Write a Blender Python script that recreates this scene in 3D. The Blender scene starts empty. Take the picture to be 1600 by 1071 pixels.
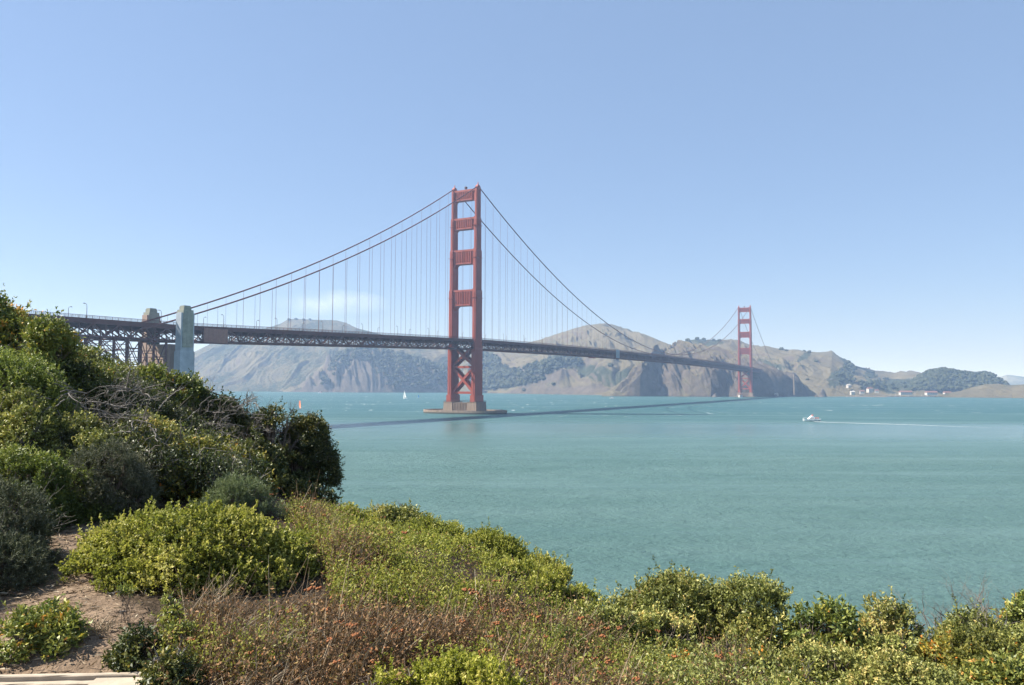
import bpy, math, random
import numpy as np
from mathutils import Vector, Matrix

# ------------------------------------------------------------------ camera, sky, sun, exposure
SC = bpy.context.scene
F_PX, PITCH, CAM_H, ROLL = 1228.0, 0.05346, 28.47, 0.00363
_R0, _U0, FWD = np.array([1., 0, 0]), np.array([0, -math.sin(PITCH), math.cos(PITCH)]), np.array([0, math.cos(PITCH), math.sin(PITCH)])
RGT = _R0 * math.cos(ROLL) + _U0 * math.sin(ROLL)
UPV = -_R0 * math.sin(ROLL) + _U0 * math.cos(ROLL)
cam = bpy.data.cameras.new('camera')
cam.sensor_width = 36.0
cam.lens = F_PX / 1600 * 36
cam.clip_start, cam.clip_end = 0.1, 60000
camo = bpy.data.objects.new('camera', cam)
SC.collection.objects.link(camo)
M = Matrix.Identity(4)
for i in range(3):
    M[i][0], M[i][1], M[i][2] = RGT[i], UPV[i], -FWD[i]
M[2][3] = CAM_H
camo.matrix_world = M
SC.camera = camo

SUN_AZ, SUN_EL = math.radians(-88.0), math.radians(44.8)   # clockwise from +Y
world = bpy.data.worlds.new('World')
SC.world = world
world.use_nodes = True
wn, wl = world.node_tree.nodes, world.node_tree.links
sky = wn.new('ShaderNodeTexSky')
sky.sky_type = 'NISHITA'
sky.sun_disc = False
sky.sun_elevation = SUN_EL
sky.sun_rotation = SUN_AZ
sky.altitude = 0
sky.air_density = 1.0
sky.dust_density = 0.3
sky.ozone_density = 4.0
tintn = wn.new('ShaderNodeMix')
tintn.data_type, tintn.blend_type = 'RGBA', 'MULTIPLY'
tintn.inputs[0].default_value = 1.0
tintn.inputs[7].default_value = (1.04, 0.955, 1.02, 1)
wl.new(sky.outputs[0], tintn.inputs[6])
evenn = wn.new('ShaderNodeMix')
evenn.data_type = 'RGBA'
evenn.inputs[0].default_value = 0.54
evenn.inputs[7].default_value = (2.22, 3.30, 5.0, 1)
wl.new(tintn.outputs[2], evenn.inputs[6])
wl.new(evenn.outputs[2], wn['Background'].inputs[0])
wn['Background'].inputs[1].default_value = 0.069
sun = bpy.data.lights.new('sun', 'SUN')
sun.energy = 5.0
sun.angle = math.radians(0.53)
sun.color = (1.0, 0.95, 0.87)
suno = bpy.data.objects.new('sun', sun)
SC.collection.objects.link(suno)
SDIR = Vector((math.sin(SUN_AZ) * math.cos(SUN_EL), math.cos(SUN_AZ) * math.cos(SUN_EL), math.sin(SUN_EL)))
suno.rotation_euler = SDIR.to_track_quat('Z', 'Y').to_euler()
suno.location = (-300, 100, 400)
SC.view_settings.view_transform = 'Standard'
SC.view_settings.look = 'None'
SC.view_settings.exposure = 1.18
SC.view_settings.gamma = 1.0
SC.cycles.use_denoising = True
SC.cycles.max_bounces = 6
SC.cycles.diffuse_bounces = 3
SC.cycles.transmission_bounces = 3
SC.cycles.volume_bounces = 1
SC.cycles.sample_clamp_indirect = 4.0

# ------------------------------------------------------------------ helpers
COL = SC.collection
TAU = 2 * math.pi


def ray(px, py):
    return FWD + RGT * ((px - 800) / F_PX) - UPV * ((py - 535.5) / F_PX)


def at_y(px, py, Y):
    d = ray(px, py)
    return np.array([0, 0, CAM_H]) + d * (Y / d[1])


def on_water(px, py):
    d = ray(px, py)
    return np.array([0, 0, CAM_H]) + d * (-CAM_H / d[2])


def project(P):
    Q = np.asarray(P, float) - np.array([0, 0, CAM_H])
    d = Q @ FWD
    return 800 + F_PX * (Q @ RGT) / d, 535.5 - F_PX * (Q @ UPV) / d


def _hash(ix, iy, seed):
    h = (ix.astype(np.int64) * 374761393 + iy.astype(np.int64) * 668265263 + seed * 974634777) & 0x7fffffff
    h = ((h ^ (h >> 13)) * 1274126177) & 0x7fffffff
    return ((h ^ (h >> 16)) & 0xffff) / 65535.0


def vnoise(x, y, seed=0):
    x, y = np.broadcast_arrays(np.asarray(x, float), np.asarray(y, float))
    ix, iy = np.floor(x), np.floor(y)
    fx, fy = x - ix, y - iy
    fx, fy = fx * fx * (3 - 2 * fx), fy * fy * (3 - 2 * fy)
    a, b = _hash(ix, iy, seed), _hash(ix + 1, iy, seed)
    c, d = _hash(ix, iy + 1, seed), _hash(ix + 1, iy + 1, seed)
    return (a * (1 - fx) + b * fx) * (1 - fy) + (c * (1 - fx) + d * fx) * fy


def fbm(x, y, seed=0, octv=4, ridged=False):
    s, amp, tot = 0, 1.0, 0
    for k in range(octv):
        n = vnoise(np.asarray(x) * 2 ** k, np.asarray(y) * 2 ** k, seed + 17 * k)
        if ridged:
            n = 1 - np.abs(2 * n - 1)
        s, tot, amp = s + amp * n, tot + amp, amp * 0.5
    return s / tot


def mesh_np(name, verts, faces, smooth=False, attrs=None):
    """faces: (n,k) int array, or a list of index lists"""
    me = bpy.data.meshes.new(name)
    verts = np.asarray(verts, np.float32).reshape(-1, 3)
    if isinstance(faces, np.ndarray):
        n, k = faces.shape
        me.vertices.add(len(verts))
        me.vertices.foreach_set('co', verts.ravel())
        me.loops.add(n * k)
        me.polygons.add(n)
        me.loops.foreach_set('vertex_index', faces.astype(np.int32).ravel())
        me.polygons.foreach_set('loop_start', np.arange(0, n * k, k, dtype=np.int32))
    else:
        me.from_pydata(verts.tolist(), [], faces)
    me.update(calc_edges=True)
    if smooth:
        me.polygons.foreach_set('use_smooth', np.ones(len(me.polygons), bool))
    for an, val in (attrs or {}).items():
        a = me.attributes.new(an, 'FLOAT', 'POINT')
        a.data.foreach_set('value', np.asarray(val, np.float32).ravel())
    return me


class MB:
    """collects shapes for ONE mesh"""
    def __init__(s):
        s.v, s.f = [], []

    def add(s, vs, fs):
        o = len(s.v)
        s.v += [tuple(map(float, p)) for p in vs]
        s.f += [tuple(i + o for i in f) for f in fs]

    def hexa(s, p):                     # 8 points: bottom ring then top ring
        s.add(p, [(3, 2, 1, 0), (4, 5, 6, 7), (0, 1, 5, 4), (1, 2, 6, 5), (2, 3, 7, 6), (3, 0, 4, 7)])

    def box(s, a, b, T=None):
        x0, y0, z0 = a
        x1, y1, z1 = b
        p = [(x0, y0, z0), (x1, y0, z0), (x1, y1, z0), (x0, y1, z0), (x0, y0, z1), (x1, y0, z1), (x1, y1, z1), (x0, y1, z1)]
        s.hexa([T(*q) for q in p] if T else p)

    def beam(s, a, b, w, h=None, up=(0, 0, 1)):
        a, b = Vector(a), Vector(b)
        d = (b - a).normalized()
        r = d.cross(Vector(up))
        if r.length < 1e-4:
            r = d.cross(Vector((1, 0, 0)))
        r.normalize()
        u = r.cross(d)
        h = w if h is None else h
        r, u = r * w / 2, u * h / 2
        s.hexa([a - r - u, a + r - u, a + r + u, a - r + u, b - r - u, b + r - u, b + r + u, b - r + u])

    def tube(s, pts, rad, n=5, cap=True):
        pts = [Vector(p) for p in pts]
        rad = rad if hasattr(rad, '__len__') else [rad] * len(pts)
        o = len(s.v)
        for i, p in enumerate(pts):
            d = (pts[min(i + 1, len(pts) - 1)] - pts[max(i - 1, 0)]).normalized()
            r = d.cross(Vector((0.13, 0.31, 1)))
            if r.length < 1e-4:
                r = Vector((1, 0, 0))
            r.normalize()
            u = r.cross(d)
            for k in range(n):
                t = TAU * k / n
                s.v.append(tuple(p + (r * math.cos(t) + u * math.sin(t)) * rad[i]))
        for i in range(len(pts) - 1):
            for k in range(n):
                a, b = o + i * n + k, o + i * n + (k + 1) % n
                s.f.append((a, b, b + n, a + n))
        if cap:
            s.f.append(tuple(range(o + n - 1, o - 1, -1)))
            s.f.append(tuple(o + (len(pts) - 1) * n + k for k in range(n)))

    def prism(s, poly, z0, z1, T=None, poly1=None):
        n = len(poly)
        q = poly1 or poly
        vs = [(x, y, z0) for x, y in poly] + [(x, y, z1) for x, y in q]
        if T:
            vs = [T(*p) for p in vs]
        s.add(vs, [tuple(range(n - 1, -1, -1)), tuple(range(n, 2 * n))] + [(i, (i + 1) % n, n + (i + 1) % n, n + i) for i in range(n)])

    def lathe(s, prof, n=12, c=(0, 0, 0)):
        o = len(s.v)
        for r, z in prof:
            for k in range(n):
                s.v.append((c[0] + r * math.cos(TAU * k / n), c[1] + r * math.sin(TAU * k / n), c[2] + z))
        for i in range(len(prof) - 1):
            for k in range(n):
                a, b = o + i * n + k, o + i * n + (k + 1) % n
                s.f.append((a, b, b + n, a + n))
        s.f.append(tuple(range(o + n - 1, o - 1, -1)))
        s.f.append(tuple(o + (len(prof) - 1) * n + k for k in range(n)))

    def build(s, name, mat, parent=None, origin=None, smooth=False):
        v = np.asarray(s.v, float)
        if origin is not None:
            v = v - np.asarray(origin, float)
        return link(name, mesh_np(name, v, s.f, smooth), mat, parent)


def link(name, me, mat, parent=None, loc=None):
    o = bpy.data.objects.new(name, me)
    COL.objects.link(o)
    if mat is not None and not me.materials:
        me.materials.append(mat)
    if parent is not None:
        o.parent = parent
    if loc is not None:
        o.location = [float(c) for c in loc]
    return o


def tag(o, label=None, cat=None, group=None, kind=None):
    for k, v in (('label', label), ('category', cat), ('group', group), ('kind', kind)):
        if v:
            o[k] = v
    return o


def thing(name, label, cat, loc=(0, 0, 0), group=None, rz=0):
    o = bpy.data.objects.new(name, None)
    COL.objects.link(o)
    o.location = [float(c) for c in loc]
    o.rotation_euler = (0, 0, rz)
    o.empty_display_size = 0.3
    return tag(o, label, cat, group)


def copy_tree(o, parent=None):
    c = o.copy()
    COL.objects.link(c)
    c.parent = parent
    for ch in list(o.children):
        copy_tree(ch, c)
    return c


def interp(x, pts):
    pts = np.asarray(pts, float)
    return np.interp(x, pts[:, 0], pts[:, 1])


# ------------------------------------------------------------------ materials
def mat_new(name):
    m = bpy.data.materials.new(name)
    m.use_nodes = True
    nt = m.node_tree
    return m, nt.nodes, nt.links, nt.nodes['Principled BSDF']


def noise_node(N, L, scale, detail=5, vec=None, rough=0.55):
    n = N.new('ShaderNodeTexNoise')
    n.inputs['Scale'].default_value = scale
    n.inputs['Detail'].default_value = detail
    n.inputs['Roughness'].default_value = rough
    if vec is not None:
        L.new(vec, n.inputs['Vector'])
    return n.outputs['Fac']


def ramp(N, L, fac, stops, interp_='LINEAR'):
    r = N.new('ShaderNodeValToRGB')
    r.color_ramp.interpolation = interp_
    e = r.color_ramp.elements
    while len(e) < len(stops):
        e.new(0.5)
    for k, (p, c) in enumerate(stops):
        e[k].position = p
        e[k].color = (*c, 1) if len(c) == 3 else c
    L.new(fac, r.inputs[0])
    return r.outputs[0]


def mixc(N, L, fac, a, b, mode='MIX'):
    m = N.new('ShaderNodeMix')
    m.data_type = 'RGBA'
    m.blend_type = mode
    for s, v in ((m.inputs[0], fac), (m.inputs[6], a), (m.inputs[7], b)):
        if hasattr(v, 'is_output'):
            L.new(v, s)
        elif isinstance(v, (int, float)):
            s.default_value = v
        else:
            s.default_value = (*v, 1)
    return m.outputs[2]


def math_node(N, L, op, a, b=None, c=None, clamp=False):
    m = N.new('ShaderNodeMath')
    m.operation = op
    m.use_clamp = clamp
    for i, v in enumerate((a, b, c)):
        if v is None:
            continue
        if hasattr(v, 'is_output'):
            L.new(v, m.inputs[i])
        else:
            m.inputs[i].default_value = v
    return m.outputs[0]


def bump(N, L, B, h, strength, dist):
    b = N.new('ShaderNodeBump')
    b.inputs['Strength'].default_value = strength
    b.inputs['Distance'].default_value = dist
    L.new(h, b.inputs['Height'])
    L.new(b.outputs[0], B.inputs['Normal'])


def simple(name, col, rough=0.6, var=0.25, scale=0.3, bmp=0.0, metallic=0.0, col2=None):
    m, N, L, B = mat_new(name)
    tc = N.new('ShaderNodeTexCoord').outputs['Object']
    f = noise_node(N, L, scale, 6, tc)
    lo = col2 or tuple(c * (1 - var) for c in col)
    hi = col if col2 else tuple(min(1, c * (1 + var)) for c in col)
    L.new(ramp(N, L, f, [(0.3, lo), (0.7, hi)]), B.inputs['Base Color'])
    B.inputs['Roughness'].default_value = rough
    B.inputs['Metallic'].default_value = metallic
    if bmp:
        bump(N, L, B, noise_node(N, L, scale * 6, 5, tc), bmp, 0.3 / scale * 0.1)
    return m


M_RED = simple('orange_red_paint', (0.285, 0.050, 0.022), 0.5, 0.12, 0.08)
M_DECK = simple('shade_darkened_red_steel', (0.105, 0.033, 0.022), 0.7, 0.22, 0.12)  # the bridge red darkened: the deck's shade is put into this colour
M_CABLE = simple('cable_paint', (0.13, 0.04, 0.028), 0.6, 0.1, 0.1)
M_ROAD = simple('asphalt', (0.06, 0.06, 0.06), 0.9, 0.15, 0.4)
M_CONC = simple('pier_concrete', (0.30, 0.235, 0.175), 0.9, 0.3, 0.25, 0.2)
M_PYL = simple('pylon_concrete', (0.34, 0.375, 0.40), 0.9, 0.2, 0.15, 0.2)
def pier_mat():
    m, N, L, B = mat_new('tide_stained_concrete')
    pos = N.new('ShaderNodeNewGeometry').outputs['Position']
    sp = N.new('ShaderNodeSeparateXYZ')
    L.new(pos, sp.inputs[0])
    mp = N.new('ShaderNodeMapping')
    mp.inputs['Scale'].default_value = (.5, .5, .06)
    L.new(pos, mp.inputs['Vector'])
    n = noise_node(N, L, 1.0, 6, mp.outputs[0], .7)
    c = ramp(N, L, n, [(.3, (.15, .11, .08)), (.7, (.27, .21, .155))])
    t = math_node(N, L, 'MULTIPLY', math_node(N, L, 'SUBTRACT', math_node(N, L, 'ADD', 1.1, n), sp.outputs[2]), 1.6, clamp=True)
    L.new(mixc(N, L, t, c, (.035, .04, .03)), B.inputs['Base Color'])
    B.inputs['Roughness'].default_value = .9
    return m


M_PIER = pier_mat()
M_PYLD = simple('stained_concrete', (0.25, 0.25, 0.19), 0.9, 0.25, 0.3, 0.2)
M_PYLB = simple('brown_concrete', (0.33, 0.225, 0.165), 0.9, 0.25, 0.15, 0.2)
M_LAMP = simple('lamp_metal', (0.10, 0.06, 0.045), 0.6, 0.1, 1)
M_TARP = simple('scaffold_cover', (0.30, 0.15, 0.11), 0.85, 0.15, 0.6)
M_GREY = simple('grey_panel', (0.30, 0.33, 0.36), 0.7, 0.1, 0.4)
M_WHITE = simple('white_gelcoat', (0.82, 0.82, 0.80), 0.3, 0.04, 1)
M_WALL = simple('white_wall', (0.42, 0.40, 0.37), 0.8, 0.08, 0.3)
M_ROOF = simple('red_roof', (0.17, 0.085, 0.068), 0.8, 0.2, 0.5)
M_DARKGLASS = simple('dark_glass', (0.03, 0.04, 0.05), 0.1, 0.1, 1)
M_SAIL = simple('sail_cloth', (0.85, 0.85, 0.82), 0.7, 0.03, 1)
M_ORANGE = simple('orange_cloth', (0.9, 0.26, 0.10), 0.6, 0.05, 1)
M_BLUE = simple('blue_cloth', (0.16, 0.45, 0.75), 0.6, 0.1, 1)
M_SKIN = simple('boat_red', (0.5, 0.12, 0.08), 0.6, 0.1, 1)
M_ROCK = simple('wet_rock', (0.085, 0.072, 0.06), 0.9, 0.45, 0.08, 0.4)


def foam_mat():
    m, N, L, B = mat_new('foam')
    B.inputs['Base Color'].default_value = (0.8, 0.84, 0.84, 1)
    B.inputs['Roughness'].default_value = 0.9
    tc = N.new('ShaderNodeTexCoord').outputs['Object']
    a = N.new('ShaderNodeAttribute')
    a.attribute_name = 'amount'
    n = noise_node(N, L, 0.8, 6, tc, 0.7)
    k = math_node(N, L, 'MULTIPLY_ADD', a.outputs['Fac'], 1.4, math_node(N, L, 'SUBTRACT', n, 1.0))
    L.new(math_node(N, L, 'MULTIPLY', k, 2.2, clamp=True), B.inputs['Alpha'])
    return m


M_FOAM = foam_mat()


def water_mat():
    m, N, L, B = mat_new('sea_water')
    geo = N.new('ShaderNodeNewGeometry').outputs['Position']

    def scaled(sx, sy, sz=1.0, rot=0.0):
        mp = N.new('ShaderNodeMapping')
        mp.inputs['Scale'].default_value = (sx, sy, sz)
        mp.inputs['Rotation'].default_value = (0, 0, rot)
        L.new(geo, mp.inputs['Vector'])
        return mp.outputs[0]
    big = noise_node(N, L, 1.0, 4, scaled(0.0016, 0.007, 1, 0.12))
    mid = noise_node(N, L, 1.0, 5, scaled(0.012, 0.05, 1, -0.2))
    sep = N.new('ShaderNodeSeparateXYZ')
    L.new(geo, sep.inputs[0])
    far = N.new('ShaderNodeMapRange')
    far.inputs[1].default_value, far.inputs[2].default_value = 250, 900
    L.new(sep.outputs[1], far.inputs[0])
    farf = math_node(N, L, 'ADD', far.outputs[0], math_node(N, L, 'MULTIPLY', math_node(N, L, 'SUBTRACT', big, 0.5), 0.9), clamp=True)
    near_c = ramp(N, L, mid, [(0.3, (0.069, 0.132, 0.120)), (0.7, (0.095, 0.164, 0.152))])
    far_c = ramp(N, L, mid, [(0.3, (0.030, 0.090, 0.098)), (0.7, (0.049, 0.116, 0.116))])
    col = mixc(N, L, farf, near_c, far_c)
    # whitecaps: short streaks across the wind, only on the open, ruffled water
    wc = noise_node(N, L, 1.0, 3, scaled(0.11, 0.028, 1, 0.1), 0.6)
    patch = noise_node(N, L, 1.0, 2, scaled(0.006, 0.011))
    wcm = math_node(N, L, 'MULTIPLY', math_node(N, L, 'SUBTRACT', wc, 0.625), 12, clamp=True)
    pm = math_node(N, L, 'MULTIPLY', math_node(N, L, 'SUBTRACT', patch, 0.45), 6, clamp=True)
    openf = N.new('ShaderNodeMapRange')
    openf.inputs[1].default_value, openf.inputs[2].default_value = 640, 900
    L.new(sep.outputs[1], openf.inputs[0])
    cap = math_node(N, L, 'MULTIPLY', math_node(N, L, 'MULTIPLY', wcm, pm), openf.outputs[0], clamp=True)
    L.new(mixc(N, L, cap, col, (0.75, 0.8, 0.8)), B.inputs['Base Color'])
    B.inputs['IOR'].default_value = 1.33
    B.inputs['Specular IOR Level'].default_value = 0.12
    r = N.new('ShaderNodeMapRange')
    # a smooth slick in front of the near tower, ruffled water elsewhere
    r.inputs[1].default_value, r.inputs[2].default_value = 300, 470
    r.inputs[3].default_value, r.inputs[4].default_value = 0, 1
    L.new(math_node(N, L, 'ADD', sep.outputs[1], math_node(N, L, 'MULTIPLY', math_node(N, L, 'SUBTRACT', big, 0.5), 260)), r.inputs[0])
    r2 = N.new('ShaderNodeMapRange')
    r2.inputs[1].default_value, r2.inputs[2].default_value = 560, 660
    r2.inputs[3].default_value, r2.inputs[4].default_value = 1, 0
    L.new(sep.outputs[1], r2.inputs[0])
    slick = math_node(N, L, 'MULTIPLY', r.outputs[0], r2.outputs[0])
    lanes = math_node(N, L, 'MULTIPLY', math_node(N, L, 'SUBTRACT', noise_node(N, L, 1.0, 5, scaled(0.004, 0.03, 1, 0.08), 0.6), 0.52), 3.0, clamp=True)
    slick = math_node(N, L, 'MAXIMUM', slick, lanes)
    L.new(math_node(N, L, 'MULTIPLY_ADD', slick, -0.24, 0.42), B.inputs['Roughness'])
    w1 = noise_node(N, L, 1.0, 6, scaled(0.6, 0.95, 1, 0.15), 0.65)
    w2 = noise_node(N, L, 1.0, 4, scaled(0.09, 0.2, 1, -0.1), 0.6)
    h = math_node(N, L, 'ADD', math_node(N, L, 'MULTIPLY', w1, 0.6), math_node(N, L, 'MULTIPLY', w2, 1.6))
    h = math_node(N, L, 'MULTIPLY', h, math_node(N, L, 'MULTIPLY_ADD', slick, -0.75, 1.0))
    bump(N, L, B, h, 1.0, 1.4)
    return m


def hill_mat(name, grass, scrub, rock, gscale=1.0, rock_lo=0.55, rock_hi=0.75):
    m, N, L, B = mat_new(name)
    geo = N.new('ShaderNodeNewGeometry')
    pos = geo.outputs['Position']
    at = N.new('ShaderNodeAttribute')
    at.attribute_name = 'veg'
    ar = N.new('ShaderNodeAttribute')
    ar.attribute_name = 'rock'
    n1 = noise_node(N, L, 0.006 * gscale, 6, pos, 0.6)
    n2 = noise_node(N, L, 0.03 * gscale, 6, pos, 0.65)
    n3 = noise_node(N, L, 0.12, 4, pos, 0.6)
    g = ramp(N, L, n2, [(0.3, tuple(c * 0.78 for c in grass)), (0.7, tuple(c * 1.18 for c in grass))])
    s = ramp(N, L, n3, [(0.3, tuple(c * 0.6 for c in scrub)), (0.7, tuple(c * 1.25 for c in scrub))])
    f = math_node(N, L, 'ADD', math_node(N, L, 'ADD', n1, math_node(N, L, 'MULTIPLY', n2, 0.7)), at.outputs['Fac'])
    f = math_node(N, L, 'ADD', f, math_node(N, L, 'MULTIPLY', math_node(N, L, 'SUBTRACT', n3, 0.5), 0.95))
    f = math_node(N, L, 'MULTIPLY', math_node(N, L, 'SUBTRACT', f, 1.02), 7, clamp=True)
    c = mixc(N, L, f, g, s)
    sep = N.new('ShaderNodeSeparateXYZ')
    L.new(geo.outputs['Normal'], sep.inputs[0])
    steep = N.new('ShaderNodeMapRange')
    steep.inputs[1].default_value, steep.inputs[2].default_value = rock_hi, rock_lo
    L.new(math_node(N, L, 'ADD', sep.outputs[2], math_node(N, L, 'MULTIPLY', math_node(N, L, 'SUBTRACT', n2, 0.5), 0.5)), steep.inputs[0])
    rk = math_node(N, L, 'MAXIMUM', steep.outputs[0], ar.outputs['Fac'])
    rc = ramp(N, L, noise_node(N, L, 0.05, 7, pos, 0.7), [(0.3, tuple(c * 0.55 for c in rock)), (0.7, tuple(c * 1.3 for c in rock))])
    L.new(mixc(N, L, rk, c, rc), B.inputs['Base Color'])
    B.inputs['Roughness'].default_value = 0.95
    B.inputs['Specular IOR Level'].default_value = 0.1
    bump(N, L, B, noise_node(N, L, 0.07, 8, pos, 0.75), 0.9, 9.0)
    return m


def leaf_mat(name, stops, rough=0.45, trans=0.3, spec=0.4, gain=1.0):
    m, N, L, B = mat_new(name)
    a = N.new('ShaderNodeAttribute')
    a.attribute_name = 'tint'
    oi = N.new('ShaderNodeObjectInfo')
    c = ramp(N, L, a.outputs['Fac'], [(p_, tuple(min(.9, q_ * gain) for q_ in c_)) for p_, c_ in stops])
    hs = N.new('ShaderNodeHueSaturation')
    hs.inputs['Hue'].default_value = 0.5
    v = N.new('ShaderNodeMapRange')
    v.inputs[3].default_value, v.inputs[4].default_value = 0.88, 1.12
    L.new(oi.outputs['Random'], v.inputs[0])
    L.new(v.outputs[0], hs.inputs['Value'])
    L.new(c, hs.inputs['Color'])
    c = hs.outputs[0]
    L.new(c, B.inputs['Base Color'])
    B.inputs['Roughness'].default_value = rough
    B.inputs['Specular IOR Level'].default_value = spec
    t = N.new('ShaderNodeBsdfTranslucent')
    tcol = mixc(N, L, 0.5, c, (0.9, 1.0, 0.3), 'MULTIPLY')
    tc = N.new('ShaderNodeMix')
    tc.data_type = 'RGBA'
    L.new(tcol, t.inputs['Color'])
    mx = N.new('ShaderNodeMixShader')
    mx.inputs[0].default_value = trans
    L.new(B.outputs[0], mx.inputs[1])
    L.new(t.outputs[0], mx.inputs[2])
    L.new(mx.outputs[0], N['Material Output'].inputs[0])
    return m


# ------------------------------------------------------------------ sea
def sea():
    xs = np.concatenate([[-20000], np.linspace(-7000, 9000, 9), [24000]])
    ys = np.concatenate([[-3000], np.linspace(0, 8000, 9), [30000]])
    X, Y = np.meshgrid(xs, ys)
    nx = len(xs)
    v = np.stack([X.ravel(), Y.ravel(), np.zeros(X.size)], 1)
    i = np.arange(X.size).reshape(X.shape)
    f = np.stack([i[:-1, :-1], i[:-1, 1:], i[1:, 1:], i[1:, :-1]], -1).reshape(-1, 4)
    o = link('water', mesh_np('water', v, f), water_mat())
    tag(o, 'choppy green blue water of the strait', kind='structure')


sea()

# ------------------------------------------------------------------ far hills
HILLS = {}


def in_poly(px, py, poly):
    poly = np.asarray(poly, float)
    ins = np.zeros(px.shape, bool)
    j = len(poly) - 1
    for i in range(len(poly)):
        xi, yi = poly[i]
        xj, yj = poly[j]
        c = ((yi > py) != (yj > py)) & (px < (xj - xi) * (py - yi) / (yj - yi + 1e-9) + xi)
        ins ^= c
        j = i
    return ins


def hill(name, label, mat, sil, shore, prof, rough_amp=10, gully=(40, 20), spurs=(), veg=0.0, woods=(), grass=(), rock=(), step=1.2, rows=110, seed=1, back=0.7, tilt=0.0):
    """sil: (px, py, depth) of the skyline; shore: (px, depth) where it meets the water; prof: (px, k) steepness of the front"""
    sil = np.asarray(sil, float)
    x0, x1 = sil[0, 0], sil[-1, 0]
    px = np.arange(x0, x1 + step, step)
    py, Dr = interp(px, sil[:, :2]), interp(px, sil[:, [0, 2]])
    Ds, k = interp(px, shore), interp(px, prof)
    zr = np.array([at_y(a, b, c)[2] for a, b, c in zip(px, py, Dr)])
    zr = np.maximum(zr, -2)
    t = np.concatenate([np.linspace(0, 1, rows), np.linspace(1.03, 1 + back, 25)])
    T, PX = np.meshgrid(t, px, indexing='ij')
    Y = Ds + (Dr - Ds) * np.minimum(T, 1) + np.maximum(T - 1, 0) * 1400
    az = (PX - 800) / F_PX
    X = Y * az * (1 / (math.cos(PITCH)))
    tt = np.clip(T, 0, 1)
    base = 1 - (1 - tt) ** k
    Z = zr * base
    Z = np.where(T > 1, zr - (zr + 6) * ((T - 1) / back) ** 1.5, Z)
    # downslope gullies and general roughness; both fade towards the skyline and the shore
    env = np.clip(tt * 6, 0, 1) * (0.06 + 0.94 * np.clip((1 - tt) * 4, 0, 1))
    env = np.where(T > 1, 0.5, env)
    hs = np.clip(zr / 60, 0.12, 1.6)
    lw, ga = gully
    wx = X + lw * 1.2 * (fbm(X / 180, Y / 180, seed + 5, 3) - 0.5) * 2 + tilt * (Y - Ds)
    g = fbm(wx / lw, Y / (lw * 6), seed, 4, True) - 0.55
    g2 = fbm(wx / (lw * .33), Y / (lw * 1.6), seed + 3, 3, True) - 0.55
    Z = Z + env * hs * (ga * g + ga * .38 * g2 + rough_amp * (fbm(X / 90, Y / 130, seed + 9, 5) - 0.5) * 2)
    for (pt, pb, amp, w, ta, tb) in spurs:
        line = pb + (pt - pb) * tt + w * .9 * (fbm(tt * 5 + pb, X / 70, seed + 77, 4) - .5) * 2
        d = (PX - line) / w
        bumpv = np.where(d < 0, np.clip(1 + d / 1.6, 0, 1), np.clip(1 - d, 0, 1))
        win = np.clip((tt - ta) * 8, 0, 1) * np.clip((tb - tt) * 5, 0, 1)
        Z = Z + amp * bumpv * win * np.where(T > 1, 0, 1)
    Z = np.where(T == 0, -4, Z)
    Z = np.where((tt > 0) & (Z < -4), -4, Z)
    V = np.stack([X, Y, Z], -1)
    qx, qy = project(V.reshape(-1, 3))
    jx, jy = 26 * (fbm(X / 60, Y / 90, seed + 31, 5).ravel() - 0.5), 20 * (fbm(X / 60, Y / 90, seed + 41, 5).ravel() - 0.5)
    vv = np.full(qx.shape, float(veg))
    rr = np.zeros(qx.shape)
    for p in grass:
        vv[in_poly(qx + jx, qy + jy, p)] = -0.55
    for p in woods:
        vv[in_poly(qx + jx, qy + jy, p)] = 0.8
    for p in rock:
        rr[in_poly(qx + jx, qy + jy, p)] = 1
    i = np.arange(T.size).reshape(T.shape)
    f = np.stack([i[:-1, :-1], i[:-1, 1:], i[1:, 1:], i[1:, :-1]], -1).reshape(-1, 4)
    o = link(name, mesh_np(name, V.reshape(-1, 3), f, True, {'veg': vv, 'rock': rr}), mat)
    tag(o, label, kind='structure')
    HILLS[label] = (V, qx.reshape(T.shape), qy.reshape(T.shape))
    return V, qx.reshape(T.shape), qy.reshape(T.shape)


M_HILL = hill_mat('headland_ground', (0.128, 0.110, 0.068), (0.040, 0.050, 0.030), (0.105, 0.087, 0.070))
M_HILLD = hill_mat('wooded_ground', (0.128, 0.11, 0.070), (0.030, 0.040, 0.024), (0.115, 0.095, 0.08))
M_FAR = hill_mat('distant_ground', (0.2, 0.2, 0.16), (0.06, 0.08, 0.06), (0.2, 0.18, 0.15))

# far ridge across the bay, right edge
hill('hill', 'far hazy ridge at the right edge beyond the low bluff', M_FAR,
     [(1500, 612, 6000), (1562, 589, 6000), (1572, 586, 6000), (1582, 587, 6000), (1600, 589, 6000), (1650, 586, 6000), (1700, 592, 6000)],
     [(1500, 5600), (1700, 5600)], [(1500, 1.2), (1700, 1.2)], 8, (120, 10), veg=0.2, rows=40, seed=71)
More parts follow.
